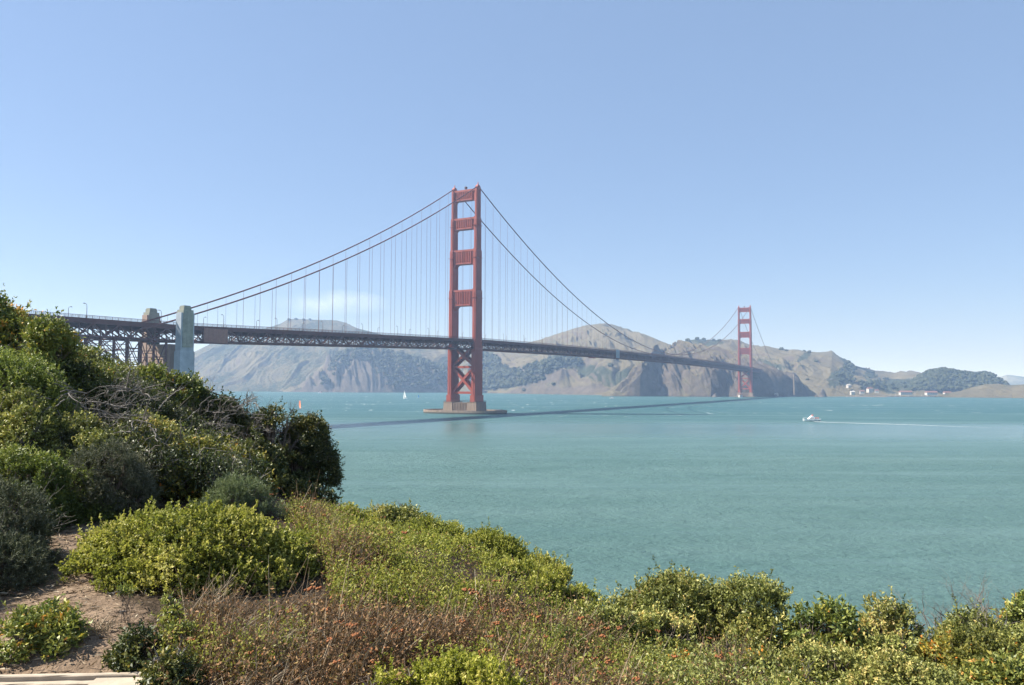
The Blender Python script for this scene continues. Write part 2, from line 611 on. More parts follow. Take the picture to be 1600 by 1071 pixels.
# hill behind the headland crest with the trees, right of the far tower to the wooded knoll
WEST_RIDGE = hill('hill', 'brown grass hills behind the far tower and the harbour', M_HILL,
     [(1000, 556, 2900), (1047, 546, 2900), (1054, 540, 2900), (1062, 536, 2900), (1075, 532.5, 2900), (1090, 530, 2950), (1101, 531.5, 3000), (1122, 533, 3000), (1142, 531.5, 3000), (1152, 532.5, 3000), (1159, 537, 3000),
      (1174, 542, 2950), (1187, 542, 2900), (1195, 540.6, 2900), (1202, 542, 2900), (1214, 545, 2900), (1229, 547, 2900), (1244, 548, 2900), (1266, 550.5, 2900), (1281, 550.5, 2900), (1300, 552.5, 2900),
      (1315, 560, 2900), (1327, 568, 2900), (1336, 572, 2950), (1355, 576, 3100), (1365, 579, 3150), (1382, 580.5, 3200), (1395, 583, 3200), (1412, 581.5, 3200), (1432, 581.5, 3200), (1445, 584.5, 3200), (1470, 590, 3200), (1520, 598, 3200), (1560, 610, 3200)],
     [(1000, 2300), (1200, 2150), (1262, 2080), (1300, 2050), (1340, 2060), (1380, 2150), (1480, 2200), (1560, 2150)], [(1000, 1.3), (1250, 1.25), (1330, 0.75), (1380, 0.62), (1560, 0.7)],
     9, (75, 30), veg=-0.12,
     woods=[[(1000, 500), (1128, 500), (1128, 536), (1100, 540), (1040, 552)], [(1322, 560), (1338, 578), (1330, 600), (1300, 604), (1290, 590), (1310, 580)], [(1345, 596), (1400, 592), (1460, 594), (1520, 600), (1540, 612), (1345, 614)],
            [(1350, 581), (1366, 583), (1372, 591), (1352, 593)], [(1180, 562), (1215, 566), (1235, 572), (1220, 580), (1190, 575)], [(1255, 556), (1270, 553), (1262, 566), (1246, 570)]],
     seed=21, tilt=0.35, rows=130)
# left headland with the flat treed crest behind the deck
LEFT_RIDGE = hill('hill', 'hazy headland with flat treed crest seen above the bridge deck at left', M_HILL,
     [(240, 612, 3300), (270, 588, 3300), (300, 552, 3350), (337, 534, 3400), (380, 522, 3450), (420, 512, 3500), (438, 506, 3500), (448, 500, 3500), (456, 498.5, 3500), (490, 500, 3500), (525, 501, 3500), (540, 505, 3500), (558, 513, 3450), (600, 524, 3400), (650, 532, 3400),
      (700, 541, 3400), (740, 546, 3400), (790, 547, 3400), (850, 556, 3400)],
     [(240, 3060), (300, 2900), (400, 2850), (600, 2850), (850, 2800)], [(240, 1.1), (850, 1.1)], 12, (80, 24), veg=0.22,
     woods=[[(690, 556), (720, 552), (760, 560), (770, 610), (690, 610)]], grass=[[(655, 560), (672, 545), (700, 541), (706, 548), (682, 562), (664, 574)], [(360, 560), (400, 552), (420, 562), (400, 580), (370, 584)]],
     seed=31, tilt=-0.5)
# wooded spur with rock facets in front of it
LEFT_SPUR = hill('hill', 'dark wooded cliff with pale rock facets left of the near tower', M_HILLD,
     [(425, 613, 2800), (440, 609, 2800), (470, 596, 2820), (500, 577, 2840), (522, 562, 2860), (531, 553, 2860), (550, 548, 2860), (572, 547, 2860), (590, 552, 2860), (605, 551, 2860), (622, 553, 2860), (650, 562, 2850), (675, 570, 2850), (700, 579, 2850), (725, 586, 2850), (750, 594, 2850), (775, 606, 2830), (790, 612, 2810)],
     [(425, 2760), (500, 2680), (560, 2640), (650, 2680), (790, 2760)], [(425, 1.4), (560, 1.5), (790, 1.3)], 9, (52, 46), veg=0.5,
     spurs=[(530, 478, 22, 16, 0.0, 0.95), (545, 520, 30, 18, 0.0, 0.9), (560, 545, 26, 12, 0, 0.85)], rock=[[(545, 565), (575, 560), (592, 590), (570, 613), (545, 614), (540, 590)], [(478, 600), (495, 590), (490, 613), (480, 613)], [(525, 572), (538, 566), (540, 580), (530, 600)]],
     grass=[[(440, 609), (470, 594), (500, 575), (524, 558), (526, 566), (505, 584), (480, 602), (450, 614)]], seed=41, tilt=0.5)
# middle hill
MID_HILL = hill('hill', 'rounded brown hill rising above the deck mid span', M_HILL,
     [(700, 560, 3000), (755, 551, 3000), (790, 543, 3000), (820, 537, 3000), (841, 531.5, 3000), (860, 526.5, 3000), (879, 519.5, 3000), (896, 514, 3000), (912, 509.5, 3000), (927, 507.5, 3000), (946, 506.5, 3000), (961, 509, 3000), (976, 514, 3000),
      (989, 519, 3000), (1006, 521.5, 2950), (1021, 528, 2900), (1040, 536, 2850), (1055, 545, 2800), (1080, 556, 2750), (1120, 575, 2700)],
     [(700, 2650), (760, 2580), (850, 2350), (950, 2150), (1010, 2050), (1120, 2100)], [(700, 1.1), (850, 1.3), (1120, 1.3)], 12, (80, 34), veg=0.0,
     spurs=[(880, 838, 30, 40, 0, 0.6), (905, 872, 22, 22, 0, 0.4), (945, 930, 18, 22, 0, 0.3)],
     woods=[[(745, 548), (778, 560), (796, 580), (820, 576), (838, 568), (866, 561), (884, 556), (900, 558), (906, 566), (912, 578), (880, 572), (850, 592), (838, 604), (800, 606), (745, 612)], [(900, 572), (1000, 580), (975, 595), (950, 605), (910, 590)]],
     grass=[[(782, 564), (800, 556), (826, 552), (822, 566), (806, 577), (792, 578)], [(880, 585), (900, 568), (985, 562), (1000, 575), (960, 585), (930, 578)], [(900, 528), (960, 520), (1010, 530), (1000, 545), (930, 548)]],
     rock=[[(840, 600), (858, 585), (890, 572), (905, 580), (880, 590), (860, 600)], [(795, 611), (860, 604), (950, 606), (1000, 608), (1000, 618), (795, 618)]], seed=51, tilt=0.2)
# point at the foot of the far tower
POINT = hill('hill', 'steep rocky point behind the foot of the far tower', M_HILL,
     [(940, 616, 1990), (952, 611, 2000), (978, 593, 2050), (1006, 575, 2100), (1024, 565, 2150), (1047, 548, 2200), (1058, 542, 2250), (1069, 540.6, 2250), (1094, 540.6, 2250), (1105, 544, 2250), (1122, 550, 2250), (1131, 553.5, 2250), (1142, 558, 2240), (1154, 564, 2220), (1170, 571, 2150), (1185, 577, 2080), (1205, 581, 2060), (1225, 582.5, 2060), (1238, 584, 2060), (1246, 590, 2060), (1254, 601, 2060), (1262, 616, 2060)],
     [(940, 1960), (1000, 1960), (1024, 1990), (1040, 1985), (1060, 1955), (1110, 1930), (1135, 1960), (1150, 1945), (1175, 1945), (1200, 1985), (1240, 2010), (1262, 2040)], [(940, 1.2), (1000, 1.3), (1030, 1.8), (1060, 1.5), (1100, 1.5), (1150, 2.2), (1170, 3), (1200, 5), (1262, 6)], 8, (34, 34), veg=-0.02,
     spurs=[(1030, 1001, 46, 30, 0, 0.8), (1075, 1046, 18, 18, 0, 0.8), (1120, 1109, 34, 30, 0, 0.55), (1160, 1165, 14, 12, 0, 0.6)], rock=[[(1000, 580), (1060, 570), (1060, 618), (1000, 618)], [(1108, 575), (1175, 570), (1262, 575), (1262, 620), (1108, 620)]], seed=61, tilt=0.35, rows=150, step=0.8)
# low bluff at right edge and wooded knoll
KNOLL = hill('hill', 'dark wooded knoll at the right behind the harbour', M_HILLD,
     [(1425, 603, 2500), (1436, 593, 2500), (1444, 588, 2500), (1450, 583, 2500), (1470, 580, 2500), (1487, 581.5, 2500), (1507, 584.5, 2500), (1525, 587, 2500), (1535, 585, 2500), (1550, 589, 2500), (1562, 598, 2500), (1575, 610, 2500)],
     [(1425, 2300), (1575, 2250)], [(1425, 1.4), (1575, 1.4)], 8, (60, 10), veg=0.9, seed=81, rows=70)
BLUFF = hill('hill', 'low dry bluff at the right edge by the water', M_HILL,
     [(1470, 617, 2050), (1500, 611, 2050), (1515, 606, 2080), (1537, 601, 2080), (1557, 600, 2080), (1575, 602.5, 2080), (1600, 602, 2060), (1650, 601, 2040), (1700, 604, 2000)],
     [(1470, 1990), (1580, 1930), (1600, 1900), (1700, 1800)], [(1470, 1.2), (1580, 1.6), (1600, 2.5), (1700, 2.5)], 4, (30, 12), veg=0.05, seed=91, rows=60)

# ------------------------------------------------------------------ far trees
def blob_template(rng, n=1):
    """one clumpy crown, unit height, as a mesh of leafy facets"""
    vs, fs = [], []
    for c in range(n):
        cx, cy, cz = rng.uniform(-.28, .28), rng.uniform(-.28, .28), rng.uniform(.35, .72)
        r = rng.uniform(.22, .36)
        nu, nv = 7, 5
        o = len(vs)
        for j in range(nv):
            th = math.pi * (j + 0.5) / nv
            for i in range(nu):
                ph = TAU * (i + 0.5 * (j % 2)) / nu
                k = r * rng.uniform(.72, 1.25)
                vs.append((cx + k * math.sin(th) * math.cos(ph), cy + k * math.sin(th) * math.sin(ph), cz + k * math.cos(th)))
        for j in range(nv - 1):
            for i in range(nu):
                a, b = o + j * nu + i, o + j * nu + (i + 1) % nu
                fs.append((a, b, b + nu, a + nu))
    return np.array(vs), np.array(fs)


M_TREE = leaf_mat('far_tree_leaves', [(0.0, (0.022, 0.032, 0.018)), (0.6, (0.036, 0.045, 0.024)), (1.0, (0.055, 0.060, 0.030))], 0.7, 0.1, 0.2)
M_BARK = simple('bark', (0.13, 0.10, 0.075), 0.9, 0.25, 6)
M_TWIG = simple('grey_dead_wood', (0.165, 0.145, 0.125), 0.85, 0.25, 9)
rng = np.random.default_rng(5)
BLOBS = [blob_template(rng, 5) for _ in range(6)]


def wood_mass(name, label, hilldata, polys, count, hmin, hmax, seed):
    r = np.random.default_rng(seed)
    V, qx, qy = hilldata
    rows = V.shape[0] - 25
    ok = np.zeros(qx.shape, bool)
    for p in polys:
        ok |= in_poly(qx, qy, p)
    ok[rows + 4:] = False
    ok &= V[..., 2] > 3
    idx = np.argwhere(ok)
    if len(idx) == 0:
        return
    # weight by ground area so that steep and flat rows fill alike
    pick = idx[r.choice(len(idx), count)]
    vs, fs, ti = [], [], []
    off = 0
    for (a, b) in pick:
        bv, bf = BLOBS[r.integers(len(BLOBS))]
        h = r.uniform(hmin, hmax)
        ang = r.uniform(0, TAU)
        c, s = math.cos(ang), math.sin(ang)
        w = h * r.uniform(0.85, 1.3)
        q = np.stack([(bv[:, 0] * c - bv[:, 1] * s) * w, (bv[:, 0] * s + bv[:, 1] * c) * w, bv[:, 2] * h - 0.2 * h], 1) + V[a, b] + np.array([r.normal(0, 3), r.normal(0, 8), 0])
        vs.append(q)
        fs.append(bf + off)
        off += len(bv)
        ti.append(np.clip(r.normal(.45, .25) + r.normal(0, .1, len(bv)), 0, 1))
    o = link(name, mesh_np(name, np.concatenate(vs), np.concatenate(fs), False, {'tint': np.concatenate(ti)}), M_TREE)
    tag(o, label, kind='stuff')


wood_mass('woods', 'dark woods covering the cliff left of the near tower', LEFT_SPUR,
          [[(520, 565), (531, 550), (572, 545), (605, 549), (650, 560), (700, 577), (740, 588), (776, 606), (740, 612), (690, 612), (610, 608), (596, 590), (585, 570), (560, 560), (530, 580), (515, 600), (500, 606), (512, 585)]], 1500, 9, 17, 1)
wood_mass('woods', 'dark woods on the middle hill below the deck', MID_HILL,
          [[(745, 549), (778, 561), (796, 580), (820, 576), (838, 568), (866, 561), (884, 557), (900, 559), (908, 570), (900, 574), (880, 570), (850, 588), (838, 600), (800, 606), (745, 611)]], 1300, 9, 18, 2)
wood_mass('woods', 'dense dark trees covering the knoll behind the harbour', KNOLL, [[(1425, 575), (1570, 575), (1575, 612), (1425, 612)]], 1300, 9, 16, 3)
wood_mass('woods', 'dark trees around the harbour buildings at the foot of the hills', WEST_RIDGE,
          [[(1322, 566), (1336, 576), (1330, 600), (1305, 602), (1296, 590), (1312, 580)], [(1345, 598), (1385, 592), (1400, 608), (1345, 610)], [(1400, 600), (1470, 596), (1470, 611), (1400, 611)], [(1350, 582), (1364, 583), (1370, 590), (1354, 592)]], 520, 7, 15, 4)


def make_tree(label, hd, px, py, h, seed, group='scattered trees on the far hills'):
    V, qx, qy = hd
    rows = V.shape[0] - 25
    d = (qx[:rows] - px) ** 2 + (qy[:rows] - py) ** 2
    a, b = np.unravel_index(np.argmin(d), d.shape)
    p = V[a, b]
    r = np.random.default_rng(seed)
    t = thing('tree', label, 'tree', p - np.array([0, 0, 0.5]), group)
    mb = MB()
    mb.tube([(0, 0, 0), (h * .02, 0, h * .35), (h * .04, h * .02, h * .62)], [h * .035, h * .028, h * .015], 6)
    mb.tube([(h * .02, 0, h * .3), (-h * .15, h * .05, h * .55)], [h * .02, h * .01], 5)
    mb.build('trunk', M_BARK, t)
    vs, fs, off = [], [], 0
    for k in range(3):
        bv, bf = BLOBS[r.integers(len(BLOBS))]
        s = r.uniform(.7, 1.0) * h
        q = np.stack([bv[:, 0] * s * 1.2 + r.normal(0, .12) * h, bv[:, 1] * s * 1.2 + r.normal(0, .12) * h, bv[:, 2] * s * 1.05 - .2 * h], 1)
        vs.append(q)
        fs.append(bf + off)
        off += len(bv)
    v = np.concatenate(vs)
    link('crown', mesh_np('crown', v, np.concatenate(fs), False, {'tint': np.clip(r.normal(.4, .25, len(v)), 0, 1)}), M_TREE, t)
    return t


TREES = [
    ('round dark tree alone on the grass slope under mid span', MID_HILL, 955, 573, 15), ('dark tree just under the deck beside the grey panel', MID_HILL, 965, 564, 12),
    ('small tree above the rocky shore below the wooded hill', MID_HILL, 850, 594, 14), ('bushy tree low over the rocky shore', MID_HILL, 864, 603, 13), ('tree at the shore left of the rocky cove', MID_HILL, 818, 611, 12),
    ('tree standing highest on the treed crest left of the far tower', WEST_RIDGE, 1090, 531, 16), ('tree on the crest seen between the cables left of the far tower', WEST_RIDGE, 1076, 533, 13),
    ('tree on the crest just left of the far tower cables', WEST_RIDGE, 1115, 533, 12), ('crest tree at the left end of the treed ridge', WEST_RIDGE, 1062, 537, 12), ('tree on the crest right of its highest tree', WEST_RIDGE, 1101, 532, 14), ('last crest tree before the smooth hill', WEST_RIDGE, 1123, 534, 12),
    ('wide tree on the skyline right of the far tower', WEST_RIDGE, 1221, 547, 15), ('skyline tree beside the wide one', WEST_RIDGE, 1229, 549, 10), ('tree on the skyline over the brown hills', WEST_RIDGE, 1257, 550, 11), ('darker tree on the brown skyline above the bridge end', WEST_RIDGE, 1264, 552, 12),
    ('lone tree on the brown slope above the cliff end', WEST_RIDGE, 1275, 566, 11), ('lone bush tree on the slope over the sea stack', WEST_RIDGE, 1263, 594, 10),
    ('skyline tree at the left end of the flat headland crest', LEFT_RIDGE, 452, 501, 15), ('skyline tree on the flat headland crest', LEFT_RIDGE, 463, 500, 13), ('skyline tree at the middle of the flat headland crest', LEFT_RIDGE, 474, 501, 12), ('skyline tree at the right of the headland tree row', LEFT_RIDGE, 484, 501, 14),
]
for k, (lab, hd, px, py, h) in enumerate(TREES):
    make_tree(lab, hd, px, py, h, 300 + k)

# ------------------------------------------------------------------ the bridge
A_BR = 0.49762
BX, BY = -46.36, 777.48
SA, CA = math.sin(A_BR), math.cos(A_BR)


def BW(u, v, z):
    return (BX + u * SA + v * CA, BY + u * CA - v * SA, z)


B_ORG = (BX, BY, 0.0)
bridge = thing('suspension_bridge', 'red suspension bridge with two tall towers across the strait', 'bridge', B_ORG)


def zb(u):
    if u < -343:
        return 53.5 + 0.004 * (u + 343)
    if u < 0:
        return 63.0 + u * (9.5 / 343)
    if u <= 1280:
        return 63.0 - u / 1280.0 + 4.8 * (1 - ((u - 640) / 640.0) ** 2)
    return 62.0 - 0.022 * (u - 1280)


PANEL = 7.62
U0, U1 = -352.0, 1650.0
UL = -620.0
us = list(np.arange(0, U1, PANEL))
us = list(-np.arange(PANEL, 345, PANEL)[::-1]) + us
ua = list(np.arange(UL, -352, PANEL))           # arch and approach on the near shore
HALF = 13.7
TD = 8.0       # truss depth

road = MB()
walks = {1: MB(), -1: MB()}
allu = ua + us
for a, b in zip(allu[:-1], allu[1:]):
    za, zc = zb(a), zb(b)
    for (v0, v1, h0, h1, tgt) in ((-9.6, 9.6, 8.7, 9.5, road), (9.6, 13.1, 8.4, 9.75, walks[1]), (-13.1, -9.6, 8.4, 9.75, walks[-1])):
        tgt.hexa([BW(a, v0, za + h0), BW(b, v0, zc + h0), BW(b, v1, zc + h0), BW(a, v1, za + h0), BW(a, v0, za + h1), BW(b, v0, zc + h1), BW(b, v1, zc + h1), BW(a, v1, za + h1)])
deck = thing('deck', None, None, (0, 0, 0))
deck.parent = bridge
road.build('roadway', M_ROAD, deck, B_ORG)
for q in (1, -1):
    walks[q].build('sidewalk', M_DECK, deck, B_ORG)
for s in (-1, 1):
    tr = MB()
    rl = MB()
    v = s * HALF
    for i, (a, b) in enumerate(zip(allu[:-1], allu[1:])):
        za, zc = zb(a), zb(b)
        tr.beam(BW(a, v, za + .45), BW(b, v, zc + .45), .7, .9)
        tr.beam(BW(a, v, za + TD - .45), BW(b, v, zc + TD - .45), .7, .9)
        tr.beam(BW(a, v, za + .8), BW(a, v, za + TD - .8), .5)
        if i % 2 == 0:
            tr.beam(BW(a, v, za + .7), BW(b, v, zc + TD - .7), .65)
        else:
            tr.beam(BW(a, v, za + TD - .7), BW(b, v, zc + .7), .65)
        # fascia plate and bracket under the sidewalk
        vf = s * 13.25
        tr.hexa([BW(a, vf - .1, za + 7.0), BW(b, vf - .1, zc + 7.0), BW(b, vf + .1, zc + 7.0), BW(a, vf + .1, za + 7.0), BW(a, vf - .1, za + 9.9), BW(b, vf - .1, zc + 9.9), BW(b, vf + .1, zc + 9.9), BW(a, vf + .1, za + 9.9)])
        for h in (10.25, 10.8, 11.35):
            rl.beam(BW(a, s * 13.35, za + h), BW(b, s * 13.35, zc + h), .14 if h < 11 else .22)
        for q in (0, .5):
            uu = a + (b - a) * q
            rl.beam(BW(uu, s * 13.35, zb(uu) + 9.8), BW(uu, s * 13.35, zb(uu) + 11.4), .22)
        for q in (.125, .25, .375, .625, .75, .875):
            uu = a + (b - a) * q
            rl.beam(BW(uu, s * 13.35, zb(uu) + 10.2), BW(uu, s * 13.35, zb(uu) + 11.3), .09)
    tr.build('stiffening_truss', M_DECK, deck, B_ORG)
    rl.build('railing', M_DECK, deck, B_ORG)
fb = MB()
for i, a in enumerate(allu):
    za = zb(a)
    fb.box((a - .2, -13.3, za + 5.6), (a + .2, 13.3, za + 8.4), BW)
    fb.beam(BW(a, -13.3, za + .45), BW(a, 13.3, za + .45), .5)
    fb.beam(BW(a, -13.3, za + .9), BW(a, 0, za + 5.4), .4)
    fb.beam(BW(a, 13.3, za + .9), BW(a, 0, za + 5.4), .4)
    if i + 1 < len(allu) and i % 2 == 0 and i + 2 < len(allu):
        b = allu[i + 2]
        fb.beam(BW(a, -13.3, za + .45), BW(b, 13.3, zb(b) + .45), .5)
        fb.beam(BW(a, 13.3, za + .45), BW(b, -13.3, zb(b) + .45), .5)
for v in (-7.5, -3.5, 0, 3.5, 7.5):
    for a, b in zip(allu[:-1], allu[1:]):
        fb.beam(BW(a, v, zb(a) + 8.1), BW(b, v, zb(b) + 8.1), .35, .8)
fb.build('floor_framing', M_DECK, deck, B_ORG)


# towers
def notch(wt, wl, c):
    """cross-shaped plan of one leg: u along the bridge, v across"""
    a, b = wl / 2, wt / 2
    return [(-a, -b + c), (-a + 2 * c, -b + c), (-a + 2 * c, -b), (a - 2 * c, -b), (a - 2 * c, -b + c), (a, -b + c), (a, b - c), (a - 2 * c, b - c), (a - 2 * c, b), (-a + 2 * c, b), (-a + 2 * c, b - c), (-a, b - c)]


LEVELS = [(18, 64, 4.7, 14.6), (64, 121, 4.3, 12.8), (121, 161, 3.9, 11.0), (161, 193, 3.6, 9.2), (193, 222, 3.2, 7.4)]
STRUTS = [(211.5, 222, 25.0, 4), (182.5, 193.5, 25, 4.5), (147.5, 161.5, 25, 5), (106, 121.5, 25, 6)]


def tower(u0, k, top):
    tw = thing('tower', None, None, (0, 0, 0))
    tw.parent = bridge
    sc = lambda z: 18 + (z - 18) * (top - 18) / (227 - 18.0)
    ped = MB()
    for s in (-1, 1):
        mb = MB()
        for (z0, z1, wt, wl) in LEVELS:
            T = lambda x, y, z, s=s: BW(u0 + x, s * HALF + y, z)
            mb.prism(notch(wt, wl, .35), sc(z0), sc(z1), T)
            # step collar at the head of each lift
            mb.prism(notch(wt - .3, wl - .9, .35), sc(z1), sc(z1) + .9, T)
            # flutes along the broad side faces
            n = 5 if wl > 12 else 4 if wl > 9 else 3
            for j in range(n):
                x = (j - (n - 1) / 2) * (wl - 3.2) / n
                for sd in (-1, 1):
                    mb.box((x - .38, sd * wt / 2 - (.32 if sd < 0 else 0), sc(z0) + .02), (x + .38, sd * wt / 2 + (.32 if sd > 0 else 0), sc(z1) - 1.2), T)
            for sd in (-1, 1):
                mb.box((sd * wl / 2 - (.25 if sd < 0 else 0), -.5, sc(z0) + .03), (sd * wl / 2 + (.25 if sd > 0 else 0), .5, sc(z1) - 1.5), T)
        # base flare and saddle housing
        mb.prism(notch(6.0, 17.0, .4), 11.2, 18, T)
        zt = sc(222)
        mb.prism(notch(3.0, 6.6, .3), zt + .9, zt + 2.2, T)
        mb.prism([(-3.3, -1.3), (3.3, -1.3), (3.3, 1.3), (-3.3, 1.3)], zt + 2.2, zt + 4.4, T, [(-1.5, -1.0), (1.5, -1.0), (1.5, 1.0), (-1.5, 1.0)])
        mb.prism([(-.5, -.5), (.5, -.5), (.5, .5), (-.5, .5)], zt + 4.4, zt + 7.2, T, [(-.25, -.25), (.25, -.25), (.25, .25), (-.25, .25)])
        mb.build('leg', M_RED, tw, B_ORG)
    # portal struts with rounded haunches
    for j, (z0, z1, gap, hr) in enumerate(STRUTS):
        mb = MB()
        wl = LEVELS[4 - j][3] * .62
        half = HALF - LEVELS[4 - j][2] / 2 - .02
        a0, a1 = sc(z0), sc(z1)
        pts = [(-half, a1), (-half, a0 - hr)]
        for q in range(1, 8):
            t = math.pi / 2 * q / 8
            pts.append((-half + hr * .75 * (1 - math.cos(t)), a0 - hr + hr * math.sin(t)))
        pts += [(-half + hr * .75, a0), (half - hr * .75, a0)]
        for q in range(7, 0, -1):
            t = math.pi / 2 * q / 8
            pts.append((half - hr * .75 * (1 - math.cos(t)), a0 - hr + hr * math.sin(t)))
        pts += [(half, a0 - hr), (half, a1)]
        # prism across u
        n = len(pts)
        vs = [BW(u0 - wl / 2, y, z) for y, z in pts] + [BW(u0 + wl / 2, y, z) for y, z in pts]
        mb.add(vs, [tuple(range(n)), tuple(range(2 * n - 1, n - 1, -1))] + [(i, n + i, n + (i + 1) % n, (i + 1) % n) for i in range(n)])
        hh = a1 - a0
        for sd in (-1, 1):
            e = sd * wl / 2
            lo, hi = (e - .95, e - .01) if sd < 0 else (e + .01, e + .95)
            mb.box((lo, -half, a1 - 1.5), (hi, half, a1 + .35), lambda x, y, z: BW(u0 + x, y, z))
            mb.box((lo, -half + 3, a0 + .1), (hi, half - 3, a0 + 1.3), lambda x, y, z: BW(u0 + x, y, z))
            nf = 9
            for q in range(nf):
                y = (q - (nf - 1) / 2) * (2 * half - 5) / nf
                mb.box((lo, y - .42, a0 + 1.31), (hi, y + .42, a1 - 1.51), lambda x, y, z: BW(u0 + x, y, z))
        # small corner fillets above the strut
        for sd in (-1, 1):
            mb.hexa([BW(u0 - wl / 2, sd * half, a1 + .36), BW(u0 + wl / 2, sd * half, a1 + .36), BW(u0 + wl / 2, sd * (half - 1.8), a1 + .36), BW(u0 - wl / 2, sd * (half - 1.8), a1 + .36),
                     BW(u0 - wl / 2, sd * half, a1 + 1.6), BW(u0 + wl / 2, sd * half, a1 + 1.6), BW(u0 + wl / 2, sd * (half - .3), a1 + 1.6), BW(u0 - wl / 2, sd * (half - .3), a1 + 1.6)])
        mb.build('portal_strut', M_RED, tw, B_ORG)
    br = MB()
    half = HALF - 2.36
    for (z0, z1) in ((20.5, 44.5), (46.5, 66)):
        for e in (-3.2, 3.2):
            br.beam(BW(u0 + e, -half, z0 + 1), BW(u0 + e, half, z1), 2.0, 2.5)
            br.beam(BW(u0 + e * 1.02, half, z0 + 1), BW(u0 + e * 1.02, -half, z1), 2.0, 2.5)
        br.box((-1.9, -3.2, (z0 + z1) / 2 - 2.6), (1.9, 3.2, (z0 + z1) / 2 + 3.2), lambda x, y, z: BW(u0 + x, y, z))
    for z in (20.3, 45.5):
        br.box((-4.3, -half, z - 1.1), (4.3, half, z + 1.1), lambda x, y, z: BW(u0 + x, y, z))
    br.build('cross_brace', M_RED, tw, B_ORG)
    for s in (-1, 1):
        T = lambda x, y, z, s=s: BW(u0 + x, s * HALF + y, z)
        for (z0, z1, wt, wl) in LEVELS[1:4]:
            wk = MB()
            wk.box((-wl / 2 - .7, -wt / 2 - .7, sc(z1) - 7.4), (wl / 2 + .7, wt / 2 + .7, sc(z1) - 7.1), T)
            wk.build('walkway', M_RED, tw, B_ORG)
    bc = MB()
    zt = sc(222) + .36
    bc.lathe([(.7, 0), (.7, 1.6), (1.5, 2.0), (1.5, 3.4), (.5, 4.0)], 10, BW(u0, -.4, zt))
    bc.build('beacon', M_LAMP, tw, B_ORG)
    # pier
    pier = MB()
    T = lambda x, y, z: BW(u0 + x, y, z)
    for s in (-1, 1):
        pier.prism([(-9.9, s * HALF - 5.4), (9.9, s * HALF - 5.4), (9.9, s * HALF + 5.4), (-9.9, s * HALF + 5.4)], 2.5, 11.2, T, [(-9.4, s * HALF - 5.0), (9.4, s * HALF - 5.0), (9.4, s * HALF + 5.0), (-9.4, s * HALF + 5.0)])
        for q in range(5):
            pier.box((-7.5 + q * 3.2, s * (HALF + 5.15), 2.55), (-5.9 + q * 3.2, s * (HALF + 5.75), 10.2), T)
    pier.box((-8.2, -8.2, 2.5), (8.2, 8.2, 10.6), T)
    for q in range(9):
        for sd in (-1, 1):
            pier.box((sd * 8.2 - .9 * (sd < 0), -7.7 + q * 1.8, 2.55), (sd * 8.2 + .9 * (sd > 0), -6.9 + q * 1.8, 10.3), T)
    for s in (-1, 1):
        pier.box((-9.6, s * HALF - 5.2, 11.2), (9.6, s * HALF + 5.2, 11.45), T)
    pr = pier.build('pier', M_PIER, bridge, B_ORG)
    hr = MB()
    for a, b in (((-9.6, -19), (9.6, -19)), ((9.6, -19), (9.6, 19)), ((9.6, 19), (-9.6, 19)), ((-9.6, 19), (-9.6, -19))):
        for z in (12.0, 12.6):
            hr.beam(BW(u0 + a[0], a[1], z), BW(u0 + b[0], b[1], z), .14)
        n = 12
        for q in range(n):
            x, y = a[0] + (b[0] - a[0]) * q / n, a[1] + (b[1] - a[1]) * q / n
            hr.beam(BW(u0 + x, y, 10.7), BW(u0 + x, y, 12.6), .14)
    hr.build('handrail', M_LAMP, pr, (0, 0, 0)).location = tuple(-c for c in B_ORG)
    if k == 0:
        fd = MB()
        n = 72
        ring = []
        for q in range(n):
            t = TAU * q / n
            c, s_ = math.cos(t), math.sin(t)
            p = 2 / 2.6
            ring.append((math.copysign(abs(c) ** p, c) * 24.0, math.copysign(abs(s_) ** p, s_) * 44.0))
        inner = [(x * .84, y * .9) for x, y in ring]
        fd.prism(ring, -3, 2.3, T)
        # parapet round the rim
        vs = [T(x, y, 2.3) for x, y in ring] + [T(x, y, 3.5) for x, y in ring] + [T(x * .97, y * .98, 3.5) for x, y in ring] + [T(x * .97, y * .98, 2.3) for x, y in ring]
        fs = []
        for q in range(n):
            r = (q + 1) % n
            fs += [(q, r, n + r, n + q), (n + q, n + r, 2 * n + r, 2 * n + q), (2 * n + q, 2 * n + r, 3 * n + r, 3 * n + q)]
        fd.add(vs, fs)
        fd.box((-8, 30, 2.3), (6, 40, 4.2), T)
        f = fd.build('fender', M_PIER, pr, B_ORG)
    else:
        fd = MB()
        fd.prism([(-15, -24), (15, -24), (18, 0), (15, 24), (-15, 24), (-18, 0)], -3, 2.5, T)
        fd.build('fender', M_PIER, pr, B_ORG)


tower(0.0, 0, 227.0)
tower(1280.0, 1, 221.5)


# main cables and suspenders
def cable_z(u):
    if u < 0:
        t = (u + 343) / 343.0
        return 67.5 + (225.5 - 67.5) * t - 4 * 11.5 * t * (1 - t)
    if u <= 1280:
        t = u / 1280.0
        return 225.5 + (219.8 - 225.5) * t - 4 * (222.6 - 81.0) * t * (1 - t)
    t = (u - 1280) / 343.0
    return 219.8 + (66.5 - 219.8) * t - 4 * 11.5 * t * (1 - t)


for s in (-1, 1):
    mb = MB()
    uu = list(np.arange(-372, 0, 7.62)) + list(np.arange(0, 1281, 8)) + list(np.arange(1288, 1660, 8))
    mb.tube([BW(u, s * HALF, cable_z(u)) for u in uu], .5, 8)
    mb.build('main_cable', M_CABLE, bridge, B_ORG, True)

